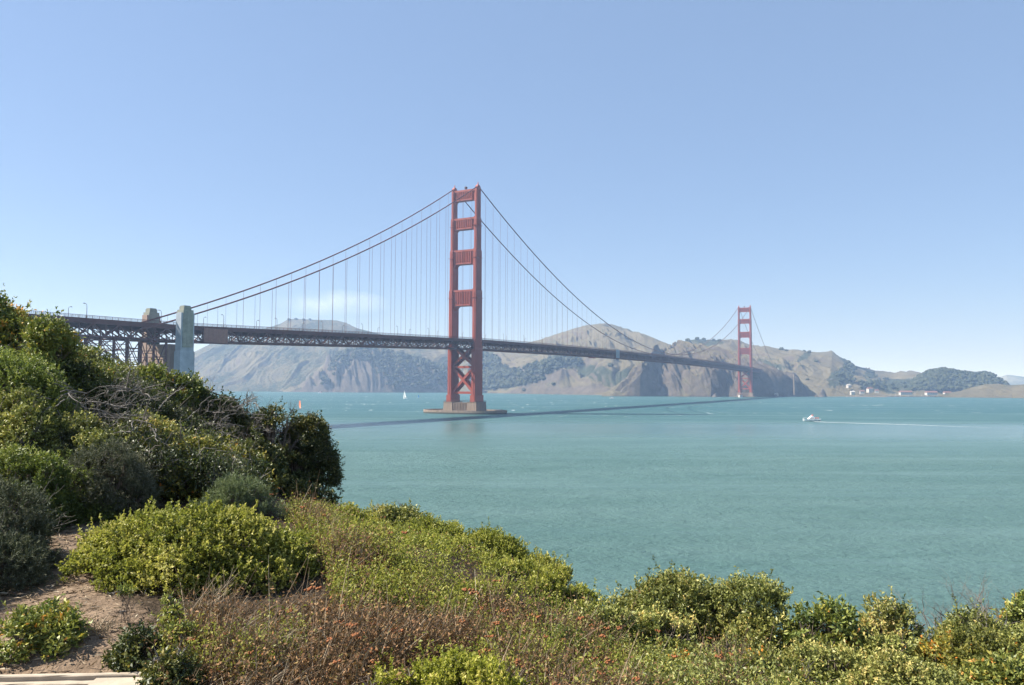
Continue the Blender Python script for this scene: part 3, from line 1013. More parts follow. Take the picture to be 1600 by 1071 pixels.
unit = MB()
for dx in (-.13, .13):
    unit.box((dx - .03, -.05, 0), (dx + .03, .05, 1))
unit_me = mesh_np('suspender', unit.v, unit.f)
unit_me.materials.append(M_CABLE)
spots = []
for s in (-1, 1):
    for u in list(np.arange(-22.86 * 14.5, -10, 15.24)) + list(np.arange(15.24, 1271, 15.24)) + list(np.arange(1295.24, 1610, 15.24)):
        z0, z1 = zb(u) + TD, cable_z(u)
        if z1 - z0 > 4.5:
            x, y, _ = BW(u, s * HALF, 0)
            spots.append((math.hypot(x, y), (z1 - z0), x, y, z0))
spots.sort(key=lambda q: -q[1] / q[0])
first = None
for (d, L_, x, y, z0) in spots[:100]:
    o = link('suspender', unit_me, None, bridge) if first is None else first.copy()
    if first is None:
        first = o
    else:
        COL.objects.link(o)
        o.parent = bridge
    o.location = (x - BX, y - BY, z0)
    o.scale = (1, 1, L_)
    o.rotation_euler = (0, 0, -A_BR)
rest = MB()
for (d, L_, x, y, z0) in spots[100:]:
    w = .055
    rest.box((x - w, y - w, z0), (x + w, y + w, z0 + L_))
tag(rest.build('suspender', M_CABLE, bridge, B_ORG), kind='stuff')

# the steel arch over the near shore: ribs, spandrel columns, bracing
ar = MB()
cl = MB()
arch_z = lambda u: 48.0 - 40.0 * ((u + 402.0) / 50.0) ** 2
au = list(np.linspace(-452, -352, 13))
for s in (-1, 1):
    v = s * 12.2
    for a, b in zip(au[:-1], au[1:]):
        za, zc = arch_z(a), arch_z(b)
        ar.beam(BW(a, v, za), BW(b, v, zc), .9, 1.0)
        ar.beam(BW(a, v, za - 6), BW(b, v, zc - 6), .9, 1.0)
        ar.beam(BW(a, v, za), BW(b, v, zc - 6), .45)
        ar.beam(BW(b, v, zc), BW(b, v, zc - 6), .45)
    for j, a in enumerate(au):
        cl.beam(BW(a, v, arch_z(a)), BW(a, v, zb(a) + .5), 1.1)
        if j:
            b = au[j - 1]
            zz = max(arch_z(a), arch_z(b))
            for q in range(1, 3):
                zq = zz + (zb(a) - zz) * q / 3
                cl.beam(BW(a, v, zq), BW(b, v, zq), .4)
            cl.beam(BW(a, v, zz), BW(b, v, zb(b)), .35)
    for a in np.arange(-620, -455, 21):
        cl.beam(BW(a, v, 12), BW(a, v, zb(a) + .5), 1.4)
        cl.beam(BW(a, v, 14), BW(a + 21, v, zb(a) - 2), .4)
    # truss X webs of the approach deck
    for a, b in zip(ua[:-1], ua[1:]):
        cl.beam(BW(a, v, zb(a) + TD - 1), BW(b, v, zb(b) + .5), .4)
for a in au:
    for z in np.arange(arch_z(a), zb(a), 9):
        ar.beam(BW(a, -12.2, z), BW(a, 12.2, z), .5)
    ar.beam(BW(a, -12.2, arch_z(a)), BW(a, 12.2, zb(a)), .4)
    ar.beam(BW(a, 12.2, arch_z(a)), BW(a, -12.2, zb(a)), .4)
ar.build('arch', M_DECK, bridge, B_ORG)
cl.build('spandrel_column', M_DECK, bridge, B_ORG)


# concrete pylons
def pylon(label, u, v, ztop, base=0.0, wide=False):
    loc = BW(u, v, base)
    t = thing('concrete_pylon', label, 'pylon', loc, 'concrete pylons flanking the bridge deck')
    T = lambda x, y, z: tuple(np.array(BW(u + x, v + y, z)) - np.array(loc))
    mb = MB()
    z1 = ztop - 28
    mb.box((-5.2, -2.6, base), (5.2, 2.6, z1), T)
    mb.prism([(-5.2, -2.6), (5.2, -2.6), (5.2, 2.6), (-5.2, 2.6)], z1, z1 + 1.2, T, [(-4.7, -2.3), (4.7, -2.3), (4.7, 2.3), (-4.7, 2.3)])
    mb.box((-4.7, -2.3, z1 + 1.2), (4.7, 2.3, ztop - 4.4), T)
    mb.build('shaft', M_PYLB if wide else M_PYL, t)
    cp = MB()
    cp.box((-3.6, -2.75, z1 + 3), (3.6, 2.75, ztop - 2.6), T)
    cp.box((-2.7, -2.1, ztop - 2.6), (2.5, 2.1, ztop - .6), T)
    cp.box((-2.3, -1.8, ztop - .6), (2.1, 1.8, ztop), T)
    cp.box((-.9, -3.0, z1 + 4), (.9, 3.0, ztop - 3.4), T)
    cp.build('fluting', M_PYLD, t)
    if wide:
        w = MB()
        w.box((-4.5, 2.9, base), (4.5, 23.8, 52), T)
        w.box((-6.8, -1.8, base), (-5.7, 22, 30), T)
        w.build('cross_wall', M_PYLB, t)
    return t


pylon('grey green concrete pylon in front of the bridge deck at the near shore', -343, 17.0, 74.8)
pylon('concrete pylon behind the deck with only its top showing at the near shore', -341, -16.5, 74.8, wide=True)
pylon('hazy concrete pylon on the near side of the deck beyond the far tower', 1623, 17.0, 78.0, 20)
pylon('hazy concrete pylon behind the deck beyond the far tower', 1623, -17.0, 78.0, 20)

# maintenance covers hung on the trusses
def cover(label, u0, u1, z0, z1, m, v=14.6):
    loc = BW((u0 + u1) / 2, v, zb(u0) + z0)
    t = thing('maintenance_scaffold', label, 'scaffold', loc)
    O = np.array(loc)
    T = lambda x, y, z: tuple(np.array(BW(x, y, z)) - O)
    base = zb((u0 + u1) / 2)
    mb = MB()
    mb.box((u0, v - .6, base + z0), (u1, v + .1, base + z1), T)
    n = max(3, int((u1 - u0) / 2))
    for q in range(n + 1):
        x = u0 + (u1 - u0) * q / n
        mb.box((x - .12, v + .1, base + z0), (x + .12, v + .3, base + z1), T)
    mb.build('sheeting', m, t)
    fl = MB()
    fl.box((u0 - .4, v - 2.5, base + z0 - .6), (u1 + .4, v + .6, base + z0 - .1), T)
    for x in (u0, u1):
        fl.beam(T(x, v - .8, base + z0), T(x, v - .8, base + z1 + .6), .3)
    fl.build('platform', M_DECK, t)


cover('brown sheeted scaffold on the near truss beside the near shore pylon', -327, -309, -.3, 8.6, M_TARP)
cover('narrow grey sheeted scaffold on the near truss at mid span', 377, 389, -.2, 11.5, M_GREY)
mb = MB()
tr_ = thing('maintenance_traveller', 'small red work cradle slung under the deck near mid span', 'work cradle', BW(300, 10, zb(300) - 2.6))
O = np.array(BW(300, 10, zb(300) - 2.6))
T = lambda x, y, z: tuple(np.array(BW(300 + x, 10 + y, zb(300) - 2.6 + z)) - O)
mb.box((-5, -3, 0), (5, 3, .5), T)
for x in (-5, 5):
    for y in (-3, 3):
        mb.beam(T(x, y, 0), T(x, y, 2.7), .3)
    mb.box((x - .1, -3, .5), (x + .1, 3, 1.6), T)
mb.box((-5, 2.9, .5), (5, 3.1, 1.6), T)
mb.build('cradle', M_RED, tr_)


# street lamps along both sidewalks
def make_lamp():
    t = thing('street_lamp', 'lamp post', 'street lamp')
    mb = MB()
    mb.tube([(0, 0, 0), (0, 0, .9)], [.28, .24], 8)
    mb.tube([(0, 0, .9), (0, 0, 6.4), (0, .1, 7.2), (0, .55, 7.8), (0, 1.25, 8.0)], [.17, .13, .12, .11, .10], 6)
    mb.build('pole', M_LAMP, t)
    hd = MB()
    hd.box((-.25, 1.1, 7.72), (.25, 2.1, 7.95))
    hd.box((-.16, 1.3, 7.95), (.16, 1.9, 8.12))
    hd.build('lamp_head', M_LAMP, t)
    return t


lamp0 = make_lamp()
used = False
for s in (1, -1):
    for i, u in enumerate(np.arange(-585, 1400, 45.72)):
        u = u + (0 if s > 0 else 6)
        if abs(u) < 9 or abs(u - 1280) < 9 or abs(u + 346) < 8:
            continue
        o = copy_tree(lamp0) if used else lamp0
        used = True
        o.location = BW(u, s * 12.9, zb(u) + 9.7)
        o.rotation_euler = (0, 0, -A_BR + (math.pi if s > 0 else 0))
        o['label'] = 'slim bent lamp post along the near railing of the bridge deck' if s > 0 else 'slim bent lamp post along the far railing of the bridge deck'
        o['group'] = 'lamp posts along the near railing' if s > 0 else 'lamp posts along the far railing'

# ------------------------------------------------------------------ boats and marks on the water
def hull(mb, L, W, H, z0=-.2):
    st = [(-.5, .82, 1.0), (-.3, .95, .96), (0, 1.0, .98), (.25, .82, 1.06), (.42, .4, 1.18), (.5, .04, 1.26)]
    o = len(mb.v)
    for x, w, h in st:
        mb.v += [(x * L, 0, z0), (x * L * .97, w * W * .34, z0 + .25 * H), (x * L, w * W / 2, z0 + h * H), (x * L, w * W / 2 * .9, z0 + h * H), (x * L, -w * W / 2 * .9, z0 + h * H), (x * L, -w * W / 2, z0 + h * H), (x * L * .97, -w * W * .34, z0 + .25 * H)]
    n = 7
    for i in range(len(st) - 1):
        for k in range(n):
            a, b = o + i * n + k, o + i * n + (k + 1) % n
            mb.f.append((a, b, b + n, a + n))
    mb.f.append(tuple(range(o + n - 1, o - 1, -1)))
    mb.f.append(tuple(o + (len(st) - 1) * n + k for k in range(n)))


def motor_boat(label, px, py, L, rz, name='motor_boat', group=None):
    p = on_water(px, py)
    t = thing(name, label, 'boat', (p[0], p[1], 0), group, rz)
    W, H = L * .3, L * .13
    mb = MB()
    hull(mb, L, W, H)
    mb.build('hull', M_WHITE, t)
    cb = MB()
    cb.prism([(-.12 * L, -W * .36), (.22 * L, -W * .3), (.22 * L, W * .3), (-.12 * L, W * .36)], H * .8, H * 1.75, None, [(-.14 * L, -W * .32), (.10 * L, -W * .26), (.10 * L, W * .26), (-.14 * L, W * .32)])
    cb.prism([(-.1 * L, -W * .27), (.08 * L, -W * .24), (.08 * L, W * .24), (-.1 * L, W * .27)], H * 1.75, H * 2.3, None, [(-.09 * L, -W * .25), (.03 * L, -W * .2), (.03 * L, W * .2), (-.09 * L, W * .25)])
    cb.build('cabin', M_WHITE, t)
    wd = MB()
    for s in (-1, 1):
        wd.box((-.1 * L, s * W * .355 - .03, H * 1.15), (.12 * L, s * W * .355 + .03, H * 1.5))
    wd.build('window', M_DARKGLASS, t)
    fly = MB()
    fly.tube([(-.1 * L, 0, H * 2.3), (-.12 * L, 0, H * 3.2)], .05 * L / 13, 5)
    fly.box((-.08 * L, -W * .2, H * 2.3), (-.03 * L, W * .2, H * 2.75))
    for q in range(4):
        fly.box((-.44 * L + q * .08 * L, -W * .3, H), (-.41 * L + q * .08 * L, -W * .3 + .5 * L / 13, H + 1.1 * L / 13))
    fly.build('fittings', M_SKIN, t)
    rr = MB()
    for s in (-1, 1):
        pts = [(-.48 * L, s * W * .38, H * 1.35), (-.2 * L, s * W * .45, H * 1.35), (.2 * L, s * W * .42, H * 1.4), (.44 * L, s * W * .12, H * 1.6)]
        rr.tube(pts, .03, 4)
        for a in pts:
            rr.tube([a, (a[0], a[1], H * .8)], .03, 4)
    rr.build('guard_rail', M_WHITE, t)
    return t


def wake(name, label, pts, w0, w1, amt0=1.0, amt1=.3, n=60):
    """foam sheet on the water from the stern backwards"""
    P = [on_water(*p)[:2] for p in pts]
    P = np.array([[np.interp(q, np.linspace(0, 1, len(P)), [p[k] for p in P]) for k in (0, 1)] for q in np.linspace(0, 1, n)])
    r = np.random.default_rng(int(pts[0][0]))
    d = np.gradient(P, axis=0)
    d /= np.linalg.norm(d, axis=1)[:, None]
    nrm = np.stack([-d[:, 1], d[:, 0]], 1)
    t = np.linspace(0, 1, n)
    w = w0 + (w1 - w0) * t
    V, am = [], []
    for k, e in enumerate((-1, -.5, 0, .5, 1)):
        q = P + nrm * (w / 2 * e * (1 + r.normal(0, .12, n)))[:, None]
        V.append(np.concatenate([q, np.full((n, 1), .06 + .03 * (1 - abs(e)))], 1))
        am.append((amt0 + (amt1 - amt0) * t) * (1 - .75 * abs(e)))
    V, am = np.array(V), np.array(am)
    i = np.arange(5 * n).reshape(5, n)
    f = np.stack([i[:-1, :-1], i[:-1, 1:], i[1:, 1:], i[1:, :-1]], -1).reshape(-1, 4)
    tag(link(name, mesh_np(name, V.reshape(-1, 3), f, False, {'amount': am.ravel()}), M_FOAM), label, kind='stuff')


motor_boat('white motor yacht trailing a long white wake at right', 1268, 658.5, 14.5, math.pi + .06)
wake('wake', 'long thin white wake behind the motor yacht', [(1272, 659), (1290, 660), (1350, 662), (1420, 664), (1500, 667), (1590, 670.5)], 3.0, 6, 1.15, .42)
motor_boat('tiny white boat under the far left headland', 500, 614.5, 13, math.pi)
wake('wake', 'white wake of the tiny boat under the left headland', [(500, 614.8), (516, 614.8)], 9, 5, 1.1, .7, 12)
motor_boat('tiny white boat moving below the middle hill', 956, 623, 9, math.pi)
wake('wake', 'white wake of the boat below the middle hill', [(956, 623), (975, 623)], 7, 4, 1.1, .6, 12)


def sail_boat(label, px, py, L, mast, rz, sails=True, group=None):
    p = on_water(px, py)
    t = thing('sailing_boat', label, 'sailing boat', (p[0], p[1], 0), group, rz)
    heel = .12 if sails else 0
    mb = MB()
    hull(mb, L, L * .28, L * .13, -.3)
    mb.build('hull', M_WHITE, t)
    ms = MB()
    top = (0.05 * L, heel * mast, mast)
    ms.tube([(.05 * L, 0, .8), top], [.16, .09], 6)
    ms.tube([(.05 * L, .02, 2.2), (-.42 * L, .3, 2.0)], .09, 5)
    ms.build('mast', M_WHITE, t)
    if sails:
        for nm, a, b in (('mainsail', (.03 * L, .1, 2.4), (-.42 * L, .6, 2.3)), ('jib', (.48 * L, 0, 1.6), (.10 * L, .9, 1.9))):
            sm = MB()
            n = 8
            A, B, C = np.array(a), np.array(b), np.array(top) * (.96 if nm == 'mainsail' else .85)
            rows = []
            for i in range(n + 1):
                q = i / n
                l, r_ = A + (C - A) * q, B + (C - B) * q
                row = []
                for j in range(5):
                    e = j / 4
                    bulge = math.sin(math.pi * e) * (1 - q) * .09 * L
                    row.append(l + (r_ - l) * e + np.array([0, bulge, 0]))
                rows.append(row)
            vs = [p_ for row in rows for p_ in row]
            vs2 = [p_ + np.array([0, .05, 0]) for p_ in vs]
            m_ = len(vs)
            fs = []
            for i in range(n):
                for j in range(4):
                    k = i * 5 + j
                    fs += [(k, k + 1, k + 6, k + 5), (m_ + k + 5, m_ + k + 6, m_ + k + 1, m_ + k)]
            sm.add(vs + vs2, fs)
            sm.build(nm, M_SAIL, t)
    return t


sail_boat('white sailing boat heeling in front of the dark wooded cliff', 633, 623.3, 10, 17, 2.5)


def windsurfer(label, px, py, h, m, rz):
    p = on_water(px, py)
    t = thing('windsurfer', label, 'sailboard', (p[0], p[1], 0), None, rz)
    mb = MB()
    hull(mb, h * .7, h * .16, h * .05, 0)
    mb.build('board', M_WHITE, t)
    sm = MB()
    n = 8
    vs = []
    for e in (0, .05):
        for i in range(n + 1):
            q = i / n
            w = h * .36 * math.sin(math.pi * (.12 + .76 * q)) ** .7
            x0 = -.12 * h * q
            vs += [(x0, e, .25 + q * h), (x0 - w * .55, e + .12 * h * math.sin(math.pi * q) * .5, .25 + q * h), (x0 - w, e, .25 + q * h)]
    fs = []
    k0 = 3 * (n + 1)
    for i in range(n):
        for j in range(2):
            a = i * 3 + j
            fs += [(a, a + 1, a + 4, a + 3), (k0 + a + 3, k0 + a + 4, k0 + a + 1, k0 + a)]
    sm.add(vs, fs)
    sm.tube([(0, .02, 0), (-.12 * h, .02, h + .3)], .05, 5)
    sm.build('sail', m, t)


windsurfer('small bright orange sail just above the dark shrub on the bank', 470.0, 638.5, 8.8, M_ORANGE, -.65)
windsurfer('tiny pale blue sail right of the white sailing boat', 655, 622.3, 6.5, M_BLUE, .4)

# ------------------------------------------------------------------ harbour at the right
def house(label, px, py, Y, w, d, h, rz, roofm, group=None, name='house'):
    p = at_y(px, py, Y)
    t = thing(name, label, 'house', p, group, rz)
    mb = MB()
    mb.box((-w / 2, -d / 2, -3), (w / 2, d / 2, h))
    mb.add([(-w / 2, -d / 2, h), (-w / 2, d / 2, h), (-w / 2, 0, h + d * .3)], [(0, 1, 2)])
    mb.add([(w / 2, -d / 2, h), (w / 2, d / 2, h), (w / 2, 0, h + d * .3)], [(0, 2, 1)])
    mb.build('wall', M_WALL, t)
    rf = MB()
    e = .6
    rf.add([(-w / 2 - e, -d / 2 - e, h - .25), (w / 2 + e, -d / 2 - e, h - .25), (w / 2 + e, 0, h + d * .3 + .3), (-w / 2 - e, 0, h + d * .3 + .3), (-w / 2 - e, d / 2 + e, h - .25), (w / 2 + e, d / 2 + e, h - .25),
            (-w / 2 - e, -d / 2 - e, h - .6), (w / 2 + e, -d / 2 - e, h - .6), (w / 2 + e, d / 2 + e, h - .6), (-w / 2 - e, d / 2 + e, h - .6)],
           [(0, 1, 2, 3), (3, 2, 5, 4), (6, 7, 1, 0), (9, 4, 5, 8), (0, 3, 4, 9, 6), (1, 7, 8, 5, 2)])
    rf.box((w * .2, -.6, h + d * .2), (w * .2 + 1.2, .6, h + d * .3 + 2))
    rf.build('roof', roofm, t)
    n = max(2, int(w / 5))
    for q in range(n):
        wn_ = MB()
        x = -w / 2 + w * (q + .5) / n
        wn_.box((x - .7, -d / 2 - .08, h * .35), (x + .7, -d / 2 - .02, h * .75))
        wn_.build('window', M_DARKGLASS, t)


house('white house with red roof among the dark trees by the harbour', 1359, 612, 2120, 14, 10, 8, .3, M_ROOF)
house('small white house left of the red roofed one by the harbour', 1347, 614.5, 2090, 11, 8, 5, -.2, M_ROOF)
house('white shed at the left end of the harbour quay', 1332, 615.5, 2060, 10, 7, 5, .1, M_WALL)
house('pale house up in the trees left of the harbour', 1326, 605, 2160, 10, 8, 5, .4, M_WALL)
house('pale cottage nearest the harbour trees', 1370, 613, 2110, 9, 7, 4.5, -.3, M_ROOF)
house('long white hall with red roof in the middle of the harbour shore', 1415, 615.5, 2150, 32, 12, 4.5, .0, M_ROOF)
house('long white hall with red roof right of the middle one on the harbour shore', 1455, 616, 2150, 30, 12, 4.5, .05, M_ROOF)
house('small hall with red roof at the right of the harbour row', 1480, 616, 2130, 18, 10, 4, .02, M_ROOF)
house('small white hut at the foot of the far point', 1213, 618.5, 1985, 8, 6, 4, .2, M_WALL)
house('white hut with red roof at the foot of the far tower', 1157, 619.5, 1886, 9, 6, 4.5, .5, M_ROOF)
qy = MB()
p0, p1 = at_y(1322, 618.5, 2030), at_y(1385, 619.2, 2000)
qy.beam((p0[0], p0[1], .8), (p1[0], p1[1], .8), 14, 3.6)
p2 = at_y(1500, 619.5, 2040)
qy.beam((p1[0] + 6, p1[1] + 30, .4), (p2[0], p2[1] + 30, .4), 6, 2.6)
tag(qy.build('quay', M_CONC), 'low concrete quay along the harbour at the right', 'quay')
r = np.random.default_rng(12)
for k, px in enumerate(np.linspace(1392, 1492, 12)):
    sail_boat('white moored boat with bare mast along the harbour quay', px + r.uniform(-3, 3), 620.2 + r.uniform(-.3, .3), r.uniform(8, 12), r.uniform(6, 10), r.uniform(-.4, .4), False, 'boats moored in the harbour')
sail_boat('white boat with the tall bare mast before the low bluff', 1513, 620.6, 13, 17, .1, False)


def rock_thing(label, px, py, Y, w, h, seed):
    p = at_y(px, py, Y)
    r = np.random.default_rng(seed)
    nu, nv = 14, 9
    vs, fs = [], []
    for j in range(nv):
        q = j / (nv - 1)
        for i in range(nu):
            t = TAU * i / nu
            k = (1 - q) ** .75 * (1 + .35 * (vnoise(np.array(math.cos(t) * 2 + seed), np.array(math.sin(t) * 2 + q * 3), seed) - .5) * 2)
            vs.append((w / 2 * k * math.cos(t) + w * .06 * q, w / 2 * k * math.sin(t), -2 + (h + 2) * q))
    for j in range(nv - 1):
        for i in range(nu):
            a, b = j * nu + i, j * nu + (i + 1) % nu
            fs.append((a, b, b + nu, a + nu))
    o = link('sea_rock', mesh_np('sea_rock', vs, np.array(fs)), M_ROCK, None, (p[0], p[1], 0))
    tag(o, label, 'rock')


rock_thing('pointed sea rock standing off the shore right of the far point', 1285, 617, 1990, 24, 21, 3)
rock_thing('small low rock beside the pointed sea rock', 1275, 619, 1985, 12, 6, 4)
rock_thing('low pale rock at the water below the far point', 1212, 620, 1940, 14, 8, 5)
rock_thing('dark rock at the shore left of the far tower foot', 1117, 618, 1905, 16, 10, 6)
mb = MB()
p = at_y(1241, 616, 2005)
mb.tube([(0, 0, -2), (.5, 0, 14), (0, 0, 30), (0, 0, 50)], [2.4, 2.0, 1.8, 1.7], 8)
tag(mb.build('bridge_column', M_PIER), 'tall pale concrete column by the end of the dark cliff', 'column').location = p

# ------------------------------------------------------------------ clouds
def cloud():
    c = at_y(522, 474, 13000)
    m = bpy.data.materials.new('cloud_vapour')
    m.use_nodes = True
    N, L = m.node_tree.nodes, m.node_tree.links
    N.remove(N['Principled BSDF'])
    v = N.new('ShaderNodeVolumePrincipled')
    v.inputs['Color'].default_value = (1, 1, 1, 1)
    v.inputs['Anisotropy'].default_value = .2
    tc = N.new('ShaderNodeTexCoord').outputs['Object']
    n = noise_node(N, L, .0022, 6, tc, .6)
    ln = N.new('ShaderNodeVectorMath')
    ln.operation = 'LENGTH'
    sc = N.new('ShaderNodeMapping')
    sc.inputs['Scale'].default_value = (1 / 1050, 1 / 900, 1 / 230)
    L.new(tc, sc.inputs['Vector'])
    L.new(sc.outputs[0], ln.inputs[0])
    fall = math_node(N, L, 'SUBTRACT', 1.0, ln.outputs['Value'], clamp=True)
    d = math_node(N, L, 'MULTIPLY', math_node(N, L, 'MULTIPLY', math_node(N, L, 'SUBTRACT', n, .42, clamp=True), fall), .0045)
    L.new(d, v.inputs['Density'])
    L.new(v.outputs[0], N['Material Output'].inputs['Volume'])
    mb = MB()
    prof = [(.05, -1), (.6, -.8), (.95, -.3), (1, 0), (.95, .3), (.6, .8), (.05, 1)]
    mb.lathe(prof, 20)
    v_ = np.array(mb.v) * np.array([1050, 900, 230])
    o = link('cloud', mesh_np('cloud', v_, mb.f), m, None, c)
    tag(o, 'faint white cloud low over the left headland', kind='stuff')


cloud()
# ------------------------------------------------------------------ the near bank: ground, path, plants
# ground heights relative to the eye, from points of the slope: (px, py, distance)
GPT = [(-150, 1120, 4.2), (0, 1120, 4.25), (220, 1112, 4.3), (-150, 1094, 4.5), (0, 1090, 4.5), (200, 1082, 4.5), (60, 1010, 4.9), (150, 960, 5.3), (240, 1000, 5.0), (120, 900, 6.3), (140, 850, 7.3), (60, 850, 7.2), (180, 815, 8.3), (-60, 840, 7.6), (320, 960, 5.6), (480, 960, 5.7),
       (420, 1071, 4.5), (600, 1071, 4.6), (560, 980, 5.6), (640, 900, 7.0), (520, 850, 8.0), (460, 800, 9.4), (700, 950, 6.8), (760, 1020, 5.7), (850, 1071, 5.2), (880, 960, 7.6), (800, 900, 8.6), (640, 850, 9.0), (560, 835, 10.0), (660, 850, 11.0), (760, 900, 10.5), (860, 960, 9.6), (930, 1000, 8.6),
       (1000, 1060, 6.4), (1100, 1085, 6.2), (1250, 1100, 6.0), (1450, 1110, 6.0), (1600, 1110, 6.0), (1100, 1040, 8.4), (1300, 1040, 8.6), (1550, 1045, 8.6),
       (100, 720, 9.6), (-40, 700, 9.5), (250, 730, 10.2), (380, 770, 10.6), (200, 640, 11.5), (60, 600, 11.5), (-80, 570, 11.2), (320, 690, 12.2), (460, 770, 12.6), (560, 830, 13.0)]
_gp = [at_y(*g) for g in GPT]
_gp += [np.array([x, y, CAM_H + z]) for x, y, z in [(0, 0, -1.66), (-3, 0, -1.62), (3, 0, -1.75), (0, -6, -1.3), (-8, -4, -.6), (8, -4, -2.0), (14, 0, -2.8), (14, 6, -3.6), (-10, 3, -.9), (-14, 8, .3), (-16, 14, .2), (-22, 12, 1.2), (-22, 0, 1.0),
        (-12, 18, -2.0), (-22, 22, -1.5), (-30, 14, .5), (-3, 17, -4.2), (3, 15, -5.2), (8, 13, -5.6), (13, 12, -6.0), (0, 24, -9), (10, 22, -11), (20, 14, -9), (24, 4, -6), (-14, 30, -8), (-30, 32, -7), (-40, 20, -3), (0, 40, -20), (20, 34, -21), (34, 20, -18), (-25, 50, -18), (-45, 44, -13), (0, 58, -32), (30, 50, -33), (44, 30, -30), (-40, 66, -27), (-62, 58, -24), (10, 76, -36), (44, 66, -36), (62, 40, -36), (-60, 84, -34), (40, -10, -9), (60, 0, -24), (-60, 10, 0), (-62, -10, 2)]]
_gp = np.array(_gp)


def _tps(P, lam=0.02):
    n = len(P)
    d = np.linalg.norm(P[:, None, :2] - P[None, :, :2], axis=2)
    K = np.where(d > 1e-9, d * d * np.log(d + 1e-12), 0) + lam * np.eye(n)
    A = np.zeros((n + 3, n + 3))
    A[:n, :n] = K
    A[:n, n] = 1
    A[:n, n + 1:] = P[:, :2]
    A[n, :n] = 1
    A[n + 1:, :n] = P[:, :2].T
    return np.linalg.solve(A, np.concatenate([P[:, 2], np.zeros(3)]))


_TW = _tps(_gp, 0.05)


def ground_z(x, y, detail=False):
    x, y = np.broadcast_arrays(np.asarray(x, float), np.asarray(y, float))
    q = np.stack([x.ravel(), y.ravel()], 1)
    out = np.empty(len(q))
    n = len(_gp)
    for s in range(0, len(q), 20000):
        d = np.linalg.norm(q[s:s + 20000, None] - _gp[None, :, :2], axis=2)
        out[s:s + 20000] = (np.where(d > 1e-9, d * d * np.log(d + 1e-12), 0)) @ _TW[:n] + _TW[n] + q[s:s + 20000] @ _TW[n + 1:]
    z = out.reshape(x.shape)
    if detail:
        z = z + .05 * (fbm(x * .9, y * .9, 3, 3) - .5) + .045 * (fbm(x * 4.5, y * 4.5, 8, 4) - .5)
    return z


def ground_mat():
    m, N, L, B = mat_new('sandy_slope')
    pos = N.new('ShaderNodeNewGeometry').outputs['Position']
    a = N.new('ShaderNodeAttribute')
    a.attribute_name = 'sand'
    n = noise_node(N, L, 3.5, 6, pos, .65)
    n2 = noise_node(N, L, 40, 3, pos, .7)
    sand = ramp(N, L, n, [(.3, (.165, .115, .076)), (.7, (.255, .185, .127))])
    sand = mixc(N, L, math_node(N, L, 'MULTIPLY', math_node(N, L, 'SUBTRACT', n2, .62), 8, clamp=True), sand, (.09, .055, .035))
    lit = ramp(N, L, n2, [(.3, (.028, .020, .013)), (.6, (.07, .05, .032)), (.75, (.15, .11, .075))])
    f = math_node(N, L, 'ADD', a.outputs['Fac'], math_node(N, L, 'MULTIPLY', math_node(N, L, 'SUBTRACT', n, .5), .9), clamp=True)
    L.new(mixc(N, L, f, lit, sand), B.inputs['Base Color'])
    B.inputs['Roughness'].default_value = .95
    B.inputs['Specular IOR Level'].default_value = .1
    h = math_node(N, L, 'ADD', noise_node(N, L, 9, 5, pos, .6), math_node(N, L, 'MULTIPLY', noise_node(N, L, 70, 2, pos), .2))
    bump(N, L, B, h, .8, .06)
    return m


def near_ground():
    def grid(xs, ys):
        X, Y = np.meshgrid(xs, ys)
        return X, Y
    xs = np.concatenate([np.arange(-62, -12, 1.5), np.arange(-12, 12, .09), np.arange(12, 62.1, 1.5)])
    ys = np.concatenate([np.arange(-10, 3, .6), np.arange(3, 13, .09), np.arange(13, 84, 1.5)])
    X, Y = grid(xs, ys)
    Z = ground_z(X, Y, True)
    qx, qy = project(np.stack([X, Y, Z], -1).reshape(-1, 3))
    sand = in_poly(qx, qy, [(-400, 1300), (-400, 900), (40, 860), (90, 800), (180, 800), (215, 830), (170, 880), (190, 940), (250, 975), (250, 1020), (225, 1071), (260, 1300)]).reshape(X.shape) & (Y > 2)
    i = np.arange(X.size).reshape(X.shape)
    f = np.stack([i[:-1, :-1], i[:-1, 1:], i[1:, 1:], i[1:, :-1]], -1).reshape(-1, 4)
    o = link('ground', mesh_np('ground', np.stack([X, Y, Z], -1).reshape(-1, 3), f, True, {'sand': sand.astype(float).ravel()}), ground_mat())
    tag(o, 'sandy bank sloping down to the water in the foreground', kind='structure')


near_ground()

